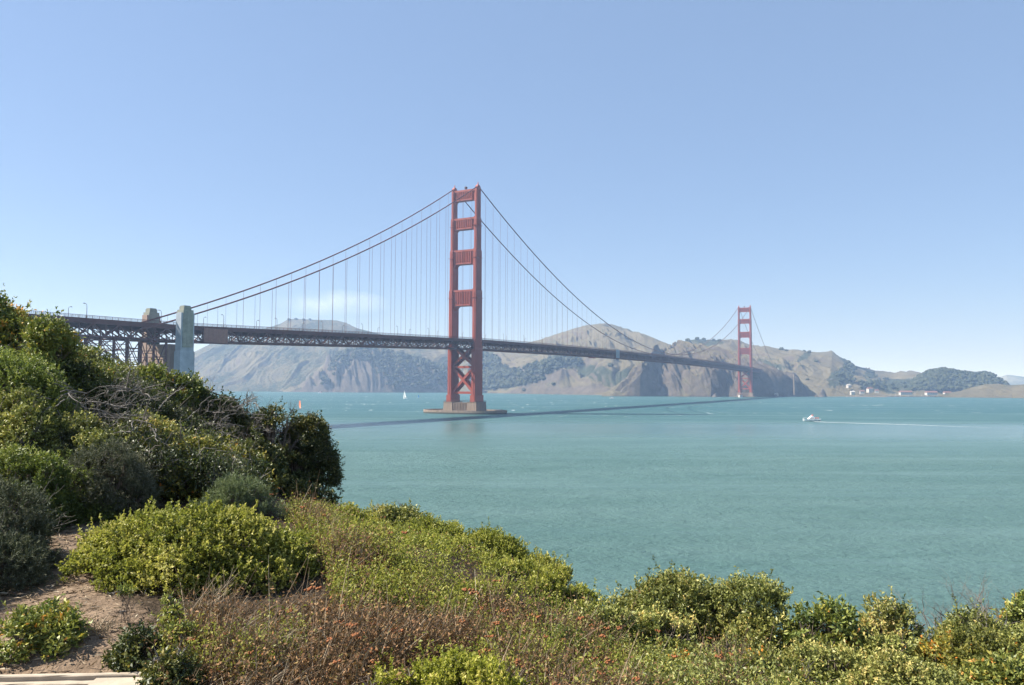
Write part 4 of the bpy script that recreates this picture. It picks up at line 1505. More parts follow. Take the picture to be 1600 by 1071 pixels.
LM = {
    'coyote': leaf_mat('coyote_brush_leaves', [(0, (.034, .043, .009)), (.45, (.094, .101, .020)), (.8, (.160, .153, .036)), (1, (.225, .20, .07))], 0.5, .40, .25, 2.75),
    'bright': leaf_mat('bright_brush_leaves', [(0, (.045, .055, .008)), (.45, (.108, .114, .016)), (.8, (.180, .170, .036)), (1, (.27, .23, .08))], 0.5, .40, .25, 2.75),
    'toyon': leaf_mat('leathery_leaves', [(0, (.030, .045, .012)), (.45, (.075, .090, .020)), (.74, (.130, .132, .032)), (.93, (.21, .17, .032)), (1, (.28, .13, .03))], 0.5, .22, .5, 2.5),
    'dark': leaf_mat('dark_glossy_leaves', [(0, (.020, .030, .010)), (.5, (.045, .058, .016)), (.85, (.115, .115, .030)), (1, (.22, .18, .045))], 0.5, .18, .5, 1.5),
    'olive': leaf_mat('olive_leaves', [(0, (.034, .044, .012)), (.5, (.096, .102, .027)), (.85, (.170, .160, .050)), (1, (.23, .175, .06))], 0.5, .22, .4, 2.5),
    'sage': leaf_mat('grey_sage_leaves', [(0, (.020, .025, .012)), (.6, (.050, .056, .032)), (1, (.115, .11, .075))], 0.7, .15, .2, 2.0),
    'feather': leaf_mat('feathery_leaves', [(0, (.04, .055, .028)), (.6, (.090, .108, .055)), (1, (.17, .18, .10))], 0.6, .3, .2, 2.0),
    'green': leaf_mat('fresh_green_leaves', [(0, (.028, .042, .012)), (.6, (.075, .092, .022)), (1, (.165, .165, .045))], 0.5, .3, .3, 2.5),
    'yellow': leaf_mat('yellowing_leaves', [(0, (.030, .036, .010)), (.45, (.085, .088, .022)), (.78, (.17, .15, .035)), (.93, (.28, .20, .03)), (1, (.34, .12, .02))], 0.5, .35, .3, 2.0),
    'oak': leaf_mat('oak_leaves', [(0, (.016, .024, .008)), (.5, (.040, .050, .015)), (.85, (.115, .105, .028)), (1, (.20, .15, .035))], .5, .2, .4, 1.6),
    'greywood': leaf_mat('grey_twigs', [(0, (.05, .042, .036)), (.5, (.13, .115, .10)), (1, (.27, .25, .23))], .85, .05, .1, 1.3),
    'brown': leaf_mat('dry_brown_leaves', [(0, (.045, .030, .018)), (.45, (.115, .064, .032)), (.75, (.185, .112, .058)), (.9, (.13, .13, .045)), (1, (.20, .09, .04))], 0.8, .2, .15, 2.0),
}
M_STRAW = simple('straw', (.42, .34, .23), .85, .25, 14)
M_DRYSTEM = leaf_mat('dry_stems', [(0, (.07, .045, .03)), (.5, (.19, .135, .09)), (.85, (.34, .265, .175)), (1, (.50, .42, .30))], .85, .1, .15)
M_ORFL = simple('orange_petals', (.75, .20, .02), .6, .15, 30)
M_WHFL = simple('white_petals', (.78, .74, .70), .8, .05, 30)
M_RUST = simple('rust_seed_head', (.24, .085, .026), .9, .3, 40)
M_WOOD = simple('weathered_board', (.40, .33, .245), .8, .22, 6, .3)


def unit_rows(v):
    return v / (np.linalg.norm(v, axis=-1, keepdims=True) + 1e-9)


def leaf_quads(r, base, dirn, L_, W_, fold=.35):
    """one folded lens shaped leaf per row: 4 corners"""
    n = len(base)
    side = unit_rows(np.cross(dirn, unit_rows(r.normal(size=(n, 3)) + np.array([0, 0, .6]))))
    nor = np.cross(side, dirn)
    mid = base + dirn * (L_ * .48)[:, None]
    up = nor * (W_ * fold)[:, None]
    tip = base + dirn * L_[:, None] - nor * (L_ * .08)[:, None]
    a, b = mid + side * W_[:, None] * .5 + up, mid - side * W_[:, None] * .5 + up
    return np.stack([base, a, tip, b], 1)


SHAPES = {  # leaf length, width/length, leaves per shoot, shoot length, density per m2 of lobe surface, up bias, spread
    'coyote': (.026, .50, 15, .085, 520, .55, .75), 'bright': (.025, .5, 15, .085, 560, .7, .75), 'toyon': (.050, .42, 9, .12, 330, .35, .9), 'dark': (.046, .45, 9, .11, 340, .3, .9), 'oak': (.042, .45, 9, .11, 360, .3, .9), 'olive': (.036, .45, 11, .11, 380, .45, .85),
    'sage': (.034, .16, 22, .11, 420, .55, .7), 'feather': (.040, .12, 26, .13, 420, .7, .6), 'green': (.034, .34, 14, .11, 400, .6, .8), 'yellow': (.044, .45, 9, .12, 330, .4, .9), 'brown': (.030, .30, 11, .14, 330, .6, .8)}


def foliage(seed, kind, w, d, h, dens=1.0, lobes=None, scale=1.0, airy=0.0, sides=1.0):
    r = np.random.default_rng(seed)
    LL, WR, K, SL, DEN, UP, SPR = SHAPES[kind]
    nl = int((lobes or np.clip(8 + 9 * w * d * 2, 9, 46)) * 1.7)
    lr = r.uniform(.13, .29, nl) * min(w, d, h * 1.4)
    th, u = r.uniform(0, TAU, nl), r.uniform(0, 1, nl) ** .5
    cx, cy = np.cos(th) * u * (w / 2 - lr * .75), np.sin(th) * u * (d / 2 - lr * .75)
    dome = np.sqrt(np.clip(1 - (u * .94) ** 2, .05, 1)) * r.uniform(.72, 1.0, nl)
    cz = np.maximum(lr * .4, dome * h - lr * .8)
    low = r.uniform(size=nl) < .3
    cz = np.where(low, cz * r.uniform(.3, .7, nl), cz)
    C = np.stack([cx, cy, cz], 1)
    # make the highest lobe reach the full height
    C[:, 2] += (h - (C[:, 2] + lr).max()) * np.clip(C[:, 2] / (C[:, 2].max() + 1e-6), 0, 1)
    n = (4 * math.pi * lr ** 2 * DEN * dens / scale ** 2).astype(int) + 6
    li = np.repeat(np.arange(nl), n)
    nd = unit_rows(r.normal(size=(len(li), 3)))
    # lumpy lobes
    rr = lr[li] * (.80 + .34 * fbm(nd[:, 0] * 2.2 + li * 7.1, nd[:, 1] * 2.2 + nd[:, 2] * 2.7 + li * 3.3, seed % 97, 3)) * np.where(r.uniform(size=len(li)) < .3, r.uniform(.55, .95, len(li)), 1)
    P = C[li] + nd * rr[:, None]
    keep = (P[:, 2] > -.04) & (nd[:, 2] > -.75)
    for j in range(nl):
        keep &= (np.linalg.norm(P - C[j], axis=1) > lr[j] * .62) | (li == j)
    if airy:
        g = fbm(P[:, 0] * 3.1 / max(w, .6) + 5, P[:, 1] * 3 / max(w, .6) + P[:, 2] * 4 / max(w, .6), seed % 89 + 3, 3)
        keep &= g > .5 - .22 + airy * .25
    P, nd, li = P[keep], nd[keep], li[keep]
    # leaders: a few long shoots that break the outline
    ld_ = r.uniform(size=len(P)) < .05
    P = P + nd * (ld_ * r.uniform(.03, .16, len(P)) * (.6 + scale * .4) * min(1.2, .5 + h * .4))[:, None] * np.array([1, 1, 1.2])
    lobe_t = r.normal(0, .13, nl)
    ns = len(P)
    sd = unit_rows(nd * .75 + np.array([0, 0, UP]) + r.normal(size=(ns, 3)) * .35)
    sl = SL * scale * r.uniform(.5, 1.35, ns)
    sv = .47 + lobe_t[li] + .24 * (fbm(P[:, 0] * 2.3, P[:, 1] * 2.3 + P[:, 2] * 1.7, seed % 83, 2) - .5) * 2 + r.normal(0, .10, ns)
    k = np.tile(np.arange(K), ns)
    si = np.repeat(np.arange(ns), K)
    q = (k + r.uniform(0, 1, len(k))) / K
    base = P[si] + sd[si] * (sl[si] * (q - .45))[:, None]
    ld = unit_rows(sd[si] * (.35 + .5 * q)[:, None] + unit_rows(r.normal(size=(len(si), 3))) * SPR)
    L_ = LL * scale * r.uniform(.6, 1.3, len(si))
    V = leaf_quads(r, base, ld, L_, L_ * WR * r.uniform(.8, 1.2, len(si)))
    tint = np.clip(sv[si] + .30 * (q - .5) + r.normal(0, .13, len(si)), 0, 1)
    return V.reshape(-1, 3), np.repeat(tint, 4), C, lr


def branches(mb, r, C, lr, h, thick, n=None):
    for j in range(len(C)):
        if n and j >= n:
            break
        c = C[j]
        b = np.array([c[0] * .12 + r.normal(0, .04), c[1] * .12 + r.normal(0, .04), -.1])
        m1 = b * .45 + c * .55 + r.normal(0, .05, 3) - np.array([0, 0, .1 * h])
        mb.tube([b, m1, c], [thick, thick * .7, thick * .4], 5)
        for q in range(5):
            d = unit_rows(r.normal(size=3) + np.array([0, 0, .5]))
            e = c + d * lr[j] * r.uniform(.7, 1.02)
            mb.tube([m1 * .3 + c * .7, (c + e) / 2 + r.normal(0, .03, 3), e], [thick * .4, thick * .28, thick * .12], 4)


def bare_twigs(mb, r, p, d, L_, rad, depth, spread=.55, up=.15):
    n = 4
    pts, rads = [p], [rad]
    for i in range(n):
        d = unit_rows(d + r.normal(0, .22, 3) + np.array([0, 0, up * .3]))
        p = p + d * L_ / n
        pts.append(p)
        rads.append(rad * (1 - .42 * (i + 1) / n))
    mb.tube(pts, rads, 4 if rad < .008 else 5)
    if depth <= 0:
        return
    for i in range(r.integers(2, 5)):
        k = r.integers(1, n + 1)
        bare_twigs(mb, r, pts[k], unit_rows(d + r.normal(0, spread, 3) + np.array([0, 0, up])), L_ * r.uniform(.5, .78), rads[k] * .68, depth - 1, spread, up)


def shrub(name, label, cat, kind, px0, px1, ptop, Y, seed, depth_f=.8, dens=1.0, scale=1.0, airy=0.42, lobes=None, twigs=0, flowers=0, sink=.1, thick=.014, widen=1.12, group=None, lift=0.0):
    X0, X1 = at_y(px0, 700, Y)[0], at_y(px1, 700, Y)[0]
    w = (X1 - X0) * widen
    cx = (X0 + X1) / 2
    gz = float(ground_z(cx, Y)) - sink
    top = at_y((px0 + px1) / 2, ptop, Y)[2]
    h = max(.25, top - gz)
    d = w * depth_f
    t = thing(name, label, cat, (cx, Y, gz), group)
    V, tint, C, lr = foliage(seed, kind, w, d, h - lift, dens, lobes, scale, airy)
    V[:, 2] += lift
    C[:, 2] += lift
    f = np.arange(len(V)).reshape(-1, 4)
    link('foliage', mesh_np('foliage', V, f, False, {'tint': tint}), LM[kind], t)
    r = np.random.default_rng(seed + 1)
    mb = MB()
    branches(mb, r, C, lr, h, thick)
    mb.build('stem', M_BARK, t)
    if twigs:
        for q in range(twigs):
            mb = MB()
            j = r.integers(len(C))
            d0 = unit_rows(r.normal(size=3) * np.array([1, 1, .4]) + np.array([0, 0, .8]))
            bare_twigs(mb, r, C[j] + np.array([0, 0, lr[j] * .3]), d0, lr[j] * r.uniform(.8, 1.5), .008, 2, .6, .2)
            mb.build('dead_twig', M_TWIG, t)
    if flowers:
        for q in range(flowers):
            j = r.integers(len(C))
            nd = unit_rows(r.normal(size=3) + np.array([-.2, -.9, .7]))
            p = C[j] + nd * lr[j] * 1.05
            mb = MB()
            for a in range(5):
                c, s = math.cos(TAU * a / 5), math.sin(TAU * a / 5)
                e = np.array([c, .2 * s - .25, s])
                f_ = np.array([-s, 0, c])
                mb.add([p, p + e * .018 + f_ * .012, p + e * .032, p + e * .018 - f_ * .012], [(0, 1, 2, 3)])
            mb.build('flower', M_ORFL, t)
    return t


S = shrub
# left bank, top to bottom
S('sage_bush', 'tall grey bush outside the left edge shading the sandy path', 'shrub', 'sage', -420, -130, 720, 5.6, 56, twigs=4)
S('leathery_shrub', 'tall leathery shrub cut by the left edge at the skyline', 'shrub', 'toyon', -110, 52, 462, 11.0, 1, dens=.9, widen=1.25, twigs=4)
S('leathery_shrub', 'shrub with orange tipped leaves just right of the skyline shrub at left', 'shrub', 'toyon', 6, 128, 499, 10.4, 2, widen=1.0, twigs=5)
S('leathery_shrub', 'dark shrub in front of the arch with sun on its right side', 'shrub', 'toyon', 96, 182, 546, 11.4, 3, widen=1.0, twigs=6)
S('leathery_shrub', 'dense yellow green shrub below the concrete pylon', 'shrub', 'toyon', 196, 308, 566, 11.8, 4, widen=1.25, twigs=3)
S('leathery_shrub', 'dark shrub behind the bare tangle on the left bank', 'shrub', 'dark', 60, 190, 570, 10.6, 5, widen=1.1, twigs=4)
S('leathery_shrub', 'green shrub stepping down right of the pylon', 'shrub', 'toyon', 262, 352, 596, 12.2, 6, widen=1.25, twigs=5)
S('fine_leaved_shrub', 'fine leaved fresh green shrub at the left edge under the skyline shrub', 'shrub', 'green', -70, 102, 548, 9.6, 7, widen=1.25, twigs=6)
S('fine_leaved_shrub', 'brownish green shrub at the left edge with dry twigs through it', 'shrub', 'olive', -60, 95, 612, 8.9, 8, twigs=5)
S('fine_leaved_shrub', 'mixed olive shrub under the bare tangle', 'shrub', 'olive', 60, 200, 650, 9.2, 9, widen=1.25, twigs=4)
S('fine_leaved_shrub', 'dim olive shrub between the tangle and the flowering bush', 'shrub', 'olive', 175, 290, 645, 9.9, 10, widen=1.25, twigs=5)
S('leathery_shrub', 'dark shrub with yellow green top beside the bare grey bush', 'shrub', 'dark', 285, 395, 622, 11.9, 11, widen=1.25, twigs=6)
S('oak_shrub', 'large dark rounded shrub leaning over the water at the end of the bank', 'shrub', 'oak', 428, 530, 650, 12.4, 12, .95, widen=1.0, airy=.75, lift=.42, scale=.9, thick=.03, sink=.2, twigs=4)
S('oak_shrub', 'dark shrub grown together with the large rounded one on its left', 'shrub', 'oak', 376, 482, 636, 12.0, 92, .95, widen=1.0, airy=.7, lift=.2, scale=.9, thick=.03, sink=.2, twigs=5)
S('oak_shrub', 'small dark shrub at the foot of the large rounded one', 'shrub', 'dark', 425, 515, 742, 11.8, 13, airy=.2, widen=1.25, twigs=4)
S('fine_leaved_shrub', 'dark olive shrub under the bare grey bush', 'shrub', 'dark', 330, 430, 662, 11.4, 14, widen=1.25, twigs=5)
S('sage_bush', 'grey green sage bush in the shade of the left bank', 'shrub', 'sage', 98, 232, 690, 8.6, 15)
S('sage_bush', 'grey sage bush at the left edge above the sand', 'shrub', 'sage', 10, 130, 668, 8.9, 16, twigs=3)
S('flowering_bush', 'yellowing bush dotted with orange flowers on the left bank', 'bush', 'yellow', 212, 352, 672, 9.7, 17, flowers=14, widen=1.25, twigs=4)
S('flowering_bush', 'orange flowered bush beside the large rounded shrub', 'bush', 'yellow', 318, 420, 700, 10.4, 18, flowers=7, dens=.8, widen=1.25, twigs=5)
S('sage_bush', 'feathery pale green bush behind the big olive bush', 'shrub', 'feather', 325, 440, 748, 8.9, 19)
S('fine_leaved_shrub', 'bright green bush at the left edge beside the shaded sand', 'shrub', 'green', -30, 112, 700, 7.9, 20)
S('fine_leaved_shrub', 'shaded green bush at the head of the sandy path', 'shrub', 'green', 60, 180, 735, 8.4, 21, dens=.8)
S('sage_bush', 'dark grey bush with silvery leaves at the left edge over the path', 'shrub', 'sage', -110, 86, 752, 6.6, 22, scale=1.1, twigs=8)
S('sage_bush', 'low grey bush at the left edge in front of the silvery one', 'shrub', 'sage', -130, 62, 815, 6.1, 23, twigs=6)
S('coyote_bush', 'big rounded olive green bush beside the sandy path', 'bush', 'coyote', 116, 486, 786, 6.55, 24, .75, widen=1.0, lobes=60)
S('coyote_bush', 'right flank bush grown into the big olive bush', 'bush', 'coyote', 400, 505, 822, 6.9, 25, .8, widen=1.0)
S('leathery_shrub', 'small round dark leaved bush standing alone on the sand', 'bush', 'toyon', 14, 136, 966, 4.95, 26, .8, scale=.62, sink=.04, dens=1.0, thick=.006)
S('seedling_bush', 'straggly low plant on the sand left of the dry grass', 'bush', 'dark', 185, 262, 1012, 4.75, 27, .8, scale=.6, airy=.6, sink=.03, twigs=3, thick=.004)
S('seedling_bush', 'dark low plant beside the wooden step end', 'bush', 'dark', 236, 325, 1036, 4.45, 28, .8, scale=.6, airy=.5, sink=.03, twigs=4, thick=.004)
S('coyote_bush', 'bright yellow green bush at the bottom edge', 'bush', 'bright', 585, 870, 1030, 4.35, 29, .7, scale=.8, sink=.0)
S('coyote_bush', 'second bright yellow green bush at the bottom edge left part', 'bush', 'bright', 560, 690, 1046, 4.3, 30, .7, scale=.8, sink=.0)
# the slope above the water
S('slope_bush', 'green bush at the slope edge right of the dark rounded shrub', 'bush', 'coyote', 478, 610, 793, 10.2, 31, twigs=1)
S('slope_bush', 'slope bush with thin twiggy tops against the water', 'bush', 'olive', 560, 690, 792, 10.6, 32, airy=.25, twigs=9)
S('slope_bush', 'slope bush with a dark hollow below the twiggy tops', 'bush', 'coyote', 600, 745, 812, 10.0, 33)
S('slope_bush', 'long low bush on the brow of the slope over the water', 'bush', 'coyote', 690, 835, 832, 9.8, 34, twigs=1)
S('slope_bush', 'low bush at the right end of the brow', 'bush', 'coyote', 785, 922, 868, 9.4, 35)
S('slope_bush', 'green bush in the middle of the slope', 'bush', 'coyote', 610, 760, 858, 8.7, 36, dens=.9)
S('slope_bush', 'yellow green bush low on the slope', 'bush', 'coyote', 720, 870, 890, 8.2, 37, dens=.9)
S('slope_bush', 'bush where the slope dips before the round right shrubs', 'bush', 'coyote', 830, 962, 918, 8.1, 38)
S('slope_bush', 'mixed green and brown bush under the dip of the slope', 'bush', 'olive', 870, 1000, 945, 7.0, 39, dens=.9)
S('slope_bush', 'pale green bush beside the dry flower field', 'bush', 'coyote', 690, 830, 935, 7.2, 40, dens=.7)
S('slope_bush', 'low green patch bush above the dry weeds', 'bush', 'coyote', 500, 620, 835, 8.6, 41, dens=.7)
S('slope_bush', 'green creeping bush under the pale one', 'bush', 'green', 800, 950, 985, 6.3, 42, dens=.6)
# right side
S('evergreen_shrub', 'widest olive evergreen shrub at the right against the water', 'shrub', 'olive', 955, 1150, 898, 8.0, 43, .75, scale=1.0, twigs=4, widen=1.3)
S('evergreen_shrub', 'right half of the wide evergreen clump with dark hollows', 'shrub', 'olive', 1090, 1262, 908, 7.8, 44, .75, twigs=5, widen=1.3)
S('evergreen_shrub', 'low skirt shrub in front of the wide evergreen clump', 'shrub', 'olive', 960, 1120, 960, 7.2, 45, .7, widen=1.3)
S('evergreen_shrub', 'broad low shrub filling the front of the wide clump', 'shrub', 'olive', 1060, 1240, 985, 6.9, 55, .7, widen=1.3)
S('evergreen_shrub', 'upright shrub between the wide clump and the open branched one', 'shrub', 'toyon', 1232, 1335, 946, 7.3, 46, .9, widen=1.3)
S('open_shrub', 'open branched shrub with water showing through its stems', 'shrub', 'olive', 1318, 1440, 936, 8.0, 47, .8, airy=.65, thick=.022, twigs=3, lobes=14, widen=1.3)
S('flowering_bush', 'green bush full of yellow leaves and orange flowers at the right', 'bush', 'yellow', 1435, 1590, 985, 6.9, 48, .8, scale=.75, flowers=10, widen=1.3)
S('evergreen_shrub', 'brownish shrub cut by the right edge', 'shrub', 'toyon', 1560, 1680, 928, 8.2, 49, widen=1.3)
S('flowering_bush', 'low bush with a few orange flowers at the bottom right', 'bush', 'olive', 1330, 1490, 1022, 6.1, 50, .8, scale=.75, flowers=5, widen=1.3)
S('evergreen_shrub', 'dull green bush in the bottom right corner', 'shrub', 'toyon', 1500, 1680, 1030, 5.9, 51, scale=.75, widen=1.3)
S('evergreen_shrub', 'shrub under the upright one at the bottom right', 'shrub', 'olive', 1215, 1350, 1010, 6.6, 52, .8, widen=1.3)
S('evergreen_shrub', 'olive shrub closing the gap near the right edge', 'shrub', 'olive', 1450, 1570, 955, 7.9, 57, airy=.2, twigs=3, widen=1.3)
S('evergreen_shrub', 'mid green shrub between the yellow leaved bush and the right edge', 'shrub', 'olive', 1560, 1690, 975, 7.0, 58, scale=.85, widen=1.3)
S('evergreen_shrub', 'olive shrub low between the open shrub and the bottom edge', 'shrub', 'olive', 1310, 1450, 985, 7.2, 59, .8, widen=1.3)
S('evergreen_shrub', 'green shrub at the bottom edge under the wide clump', 'shrub', 'olive', 1080, 1230, 1035, 5.9, 60, .8, widen=1.3)
S('dry_bush', 'brown and orange mixed bush at the bottom below the wide clump', 'bush', 'yellow', 990, 1130, 1022, 6.3, 53, .8, scale=.75, flowers=3, twigs=3, widen=1.3)
S('dry_bush', 'orange flecked dry bush left of the bottom right shrubs', 'bush', 'yellow', 1120, 1250, 1022, 6.2, 54, .8, scale=.75, flowers=6, twigs=2, dens=.7, widen=1.3)


def twig_bush(label, px0, px1, ptop, Y, seed, n, name='bare_shrub', lean=0.0, depth=3, rad=.014, flat=False):
    X0, X1 = at_y(px0, 700, Y)[0], at_y(px1, 700, Y)[0]
    cx, w = (X0 + X1) / 2, X1 - X0
    gz = float(ground_z(cx, Y)) - .05
    top = at_y((px0 + px1) / 2, ptop, Y)[2]
    h = top - gz
    t = thing(name, label, 'shrub', (cx, Y, gz))
    r = np.random.default_rng(seed)
    mb = MB()
    for q in range(n):
        if flat:
            p = np.array([r.uniform(-.45, .45) * w, r.uniform(-.5, .3), h * r.uniform(.45, .95)])
            d0 = unit_rows(np.array([r.normal(0, 1), r.normal(0, .5) - .3, r.normal(.15, .35)]))
            L_ = w * r.uniform(.16, .3)
        else:
            a = r.uniform(-.3, .3)
            p = np.array([a * w * .7, r.uniform(-.15, .15) * w, 0])
            d0 = unit_rows(np.array([a * 1.6 + lean + r.normal(0, .25), r.normal(0, .25), 1]))
            L_ = h * r.uniform(.42, .6)
        bare_twigs(mb, r, p, d0, L_, rad * r.uniform(.7, 1.2), depth, .5, .22 if not flat else .0)
    mb.build('branch', M_TWIG, t)
    return t


twig_bush('tangle of bare grey branches across the left bank', 90, 262, 596, 9.6, 61, 60, 'dead_branches', rad=.0085, depth=2, flat=True)
twig_bush('bare grey branches left of the large rounded shrub', 312, 420, 612, 11.4, 62, 34, 'dead_branches', rad=.008, depth=2, flat=True)
twig_bush('thin leafless shrub standing above the bank right of the pylon', 325, 400, 580, 11.9, 63, 7, rad=.012, depth=3, lean=.15)
twig_bush('wide leafless grey shrub at the right against the water', 1418, 1590, 915, 8.4, 64, 26, rad=.012, depth=3)
twig_bush('few bare twigs sticking up behind the wide right clump', 1010, 1080, 898, 8.3, 65, 4, rad=.008, depth=2)
twig_bush('single thin dry stalk leaning over the water by the brow', 505, 560, 770, 10.4, 66, 1, rad=.006, depth=2, lean=.3)
twig_bush('bare dark twigs at the left edge above the silvery bush', -20, 90, 735, 7.2, 67, 9, rad=.008, depth=2)


# ------------------------------------------------------------------ uncountable ground cover
def scatter(r, poly, n, ylo, yhi):
    """points on the ground whose place in view lies inside POLY"""
    out = []
    poly = np.asarray(poly, float)
    while sum(map(len, out)) < n:
        Y = r.uniform(ylo ** 2, yhi ** 2, n) ** .5
        px = r.uniform(poly[:, 0].min(), poly[:, 0].max(), n)
        X = (px - 800) / F_PX * Y
        Z = ground_z(X, Y)
        P = np.stack([X, Y, Z], 1)
        qx, qy = project(P)
        out.append(P[in_poly(qx, qy, poly)])
        if len(out) > 60:
            break
    P = np.concatenate(out)[:n]
    return P


def blades(r, P, L_, W_, lean, tint, curve=.25):
    """bent ribbons of two quads"""
    n = len(P)
    d = unit_rows(np.stack([r.normal(lean[0], lean[2], n), r.normal(lean[1], lean[2], n), np.ones(n)], 1))
    s = unit_rows(np.cross(d, np.stack([r.normal(0, .6, n), np.full(n, 1.), r.normal(0, .3, n)], 1)))
    m = P + d * (L_ * .5)[:, None]
    d2 = unit_rows(d + np.stack([r.normal(lean[0], .4, n), r.normal(0, .4, n), r.normal(-.4, .4, n)], 1) * curve)
    e = m + d2 * (L_ * .5)[:, None]
    w = W_[:, None] * s * .5
    V = np.stack([P - w, P + w, m + w * .8, m - w * .8, m - w * .8, m + w * .8, e + w * .3, e - w * .3], 1)
    return V.reshape(-1, 3), np.repeat(tint, 8), e


def weeds():
    r = np.random.default_rng(77)
    poly = [(440, 800), (500, 815), (600, 868), (700, 925), (820, 985), (960, 1020), (1240, 1075), (1240, 1140), (255, 1140), (240, 1040), (255, 985), (340, 972), (480, 980), (520, 940), (500, 860)]
    P = scatter(r, poly, 17000, 4.35, 9.0)
    cl = fbm(P[:, 0] * 2.6, P[:, 1] * 2.6, 14, 3)
    P, cl = P[cl > .47], cl[cl > .47]
    n = len(P)
    cl = np.clip((cl - .47) / .2, .15, 1)
    V1, t1, tip = blades(r, P, r.uniform(.10, .30, n) * (.6 + .8 * cl) * np.where(r.uniform(size=n) < .07, 1.7, 1), r.uniform(.003, .0065, n), (.25, .0, .55), np.clip(r.normal(.5, .25, n), 0, 1))
    # withered leaves along the stalks
    k = 6
    si = np.repeat(np.arange(n), k)
    q = r.uniform(.15, 1, len(si))[:, None]
    base = P[si] * (1 - q) + tip[si] * q + r.normal(0, .012, (len(si), 3))
    L_ = r.uniform(.014, .036, len(si))
    V2 = leaf_quads(r, base, unit_rows(r.normal(size=(len(si), 3)) + np.array([0, 0, -.1])), L_, L_ * .4).reshape(-1, 3)
    o = link('dry_weeds', mesh_np('dry_weeds', V1, np.arange(len(V1)).reshape(-1, 4), False, {'tint': t1}), M_DRYSTEM)
    tag(o, 'tangle of dry brown weed stalks on the slope', kind='stuff')
    o = link('withered_leaves', mesh_np('withered_leaves', V2, np.arange(len(V2)).reshape(-1, 4), False, {'tint': np.repeat(np.clip(r.normal(.45, .24, len(si)), 0, 1), 4)}), LM['brown'])
    tag(o, 'withered brown leaves among the dry weed stalks', kind='stuff')
    Pl = scatter(r, poly, 6800, 4.35, 9.0)
    nl_, kl = len(Pl), 8
    sl_ = np.repeat(np.arange(nl_), kl)
    bl = Pl[sl_] + r.normal(0, .035, (len(sl_), 3)) + np.array([0, 0, .03])
    Ll = r.uniform(.012, .034, len(sl_))
    Vl = leaf_quads(r, bl, unit_rows(r.normal(size=(len(sl_), 3)) * np.array([1, 1, .5]) + np.array([0, 0, .15])), Ll, Ll * .4).reshape(-1, 3)
    tag(link('withered_leaves', mesh_np('withered_leaves', Vl, np.arange(len(Vl)).reshape(-1, 4), False, {'tint': np.repeat(np.clip(r.normal(.5, .25, len(sl_)), 0, 1), 4)}), LM['brown']), 'fallen brown leaves covering the ground under the weeds', kind='stuff')
    q_ = r.choice(n, 170, replace=False)
    V3, t3, _ = blades(r, P[q_], r.uniform(.2, .6, 170), r.uniform(.004, .008, 170), (.6, -.1, .8), np.clip(r.normal(.72, .14, 170), 0, 1), .35)
    tag(link('dead_stalks', mesh_np('dead_stalks', V3, np.arange(len(V3)).reshape(-1, 4), False, {'tint': t3}), M_DRYSTEM), 'long pale dead stalks leaning over the weeds', kind='stuff')
    Pg = scatter(r, poly, 8500, 4.5, 9.0)
    Pg = Pg[fbm(Pg[:, 0] * 1.9, Pg[:, 1] * 1.9, 44, 3) > .46]
    ng, kg = len(Pg), 16
    sg = np.repeat(np.arange(ng), kg)
    qg = r.uniform(0, 1, len(sg))
    bg = Pg[sg] + r.normal(0, .03, (len(sg), 3)) + np.stack([np.zeros(len(sg)), np.zeros(len(sg)), qg * r.uniform(.06, .26, ng)[sg]], 1)
    Lg = r.uniform(.016, .034, len(sg))
    Vg = leaf_quads(r, bg, unit_rows(r.normal(size=(len(sg), 3)) + np.array([0, 0, .5])), Lg, Lg * .42).reshape(-1, 3)
    tag(link('green_sprigs', mesh_np('green_sprigs', Vg, np.arange(len(Vg)).reshape(-1, 4), False, {'tint': np.repeat(np.clip(r.normal(.5, .18, ng)[sg] + .2 * (qg - .5), 0, 1), 4)}), LM['coyote']), 'green sprigs growing up through the dry weeds', kind='stuff')
    # flat rusty seed heads on the taller stalks
    sel = r.choice(n, 170, replace=False)
    mb_v, mb_f = [], []
    for p in tip[sel]:
        rad = r.uniform(.010, .040)
        for c in range(7):
            a, b = r.uniform(0, TAU), r.uniform(0, 1) ** .5 * rad
            c0 = p + np.array([math.cos(a) * b, math.sin(a) * b, r.uniform(-.003, .005)])
            s = rad * .38
            o_ = len(mb_v)
            mb_v += [c0 + np.array([s, 0, 0]), c0 + np.array([0, s, 0]), c0 + np.array([-s, 0, 0]), c0 + np.array([0, -s, 0]), c0 + np.array([0, 0, s * .8]), c0 - np.array([0, 0, s * .8])]
            mb_f += [(o_ + i, o_ + (i + 1) % 4, o_ + 4) for i in range(4)] + [(o_ + (i + 1) % 4, o_ + i, o_ + 5) for i in range(4)]
    o = link('seed_heads', mesh_np('seed_heads', mb_v, np.array(mb_f)), M_RUST)
    tag(o, 'rusty seed heads scattered over the dry weeds', kind='stuff')
    # low green growth between everything on the slope
    poly = [(440, 800), (620, 800), (900, 880), (960, 930), (1260, 930), (1640, 930), (1640, 1140), (860, 1140), (800, 990), (600, 900), (480, 870)]
    P = scatter(r, poly, 11000, 4.6, 11.5)
    for nm, kind, k, cnt, lab in (('ground_cover', 'coyote', 12, 8200, 'low olive green ground cover on the slope'), ('ground_cover', 'brown', 9, 1500, 'low brown ground cover on the slope')):
        Q = P[r.choice(len(P), cnt)] + np.stack([r.normal(0, .05, cnt), r.normal(0, .05, cnt), r.uniform(.0, .16, cnt)], 1)
        si = np.repeat(np.arange(cnt), k)
        base = Q[si] + r.normal(0, .035, (len(si), 3))
        L_ = r.uniform(.016, .036, len(si))
        V = leaf_quads(r, base, unit_rows(r.normal(size=(len(si), 3)) + np.array([0, 0, .6])), L_, L_ * .48).reshape(-1, 3)
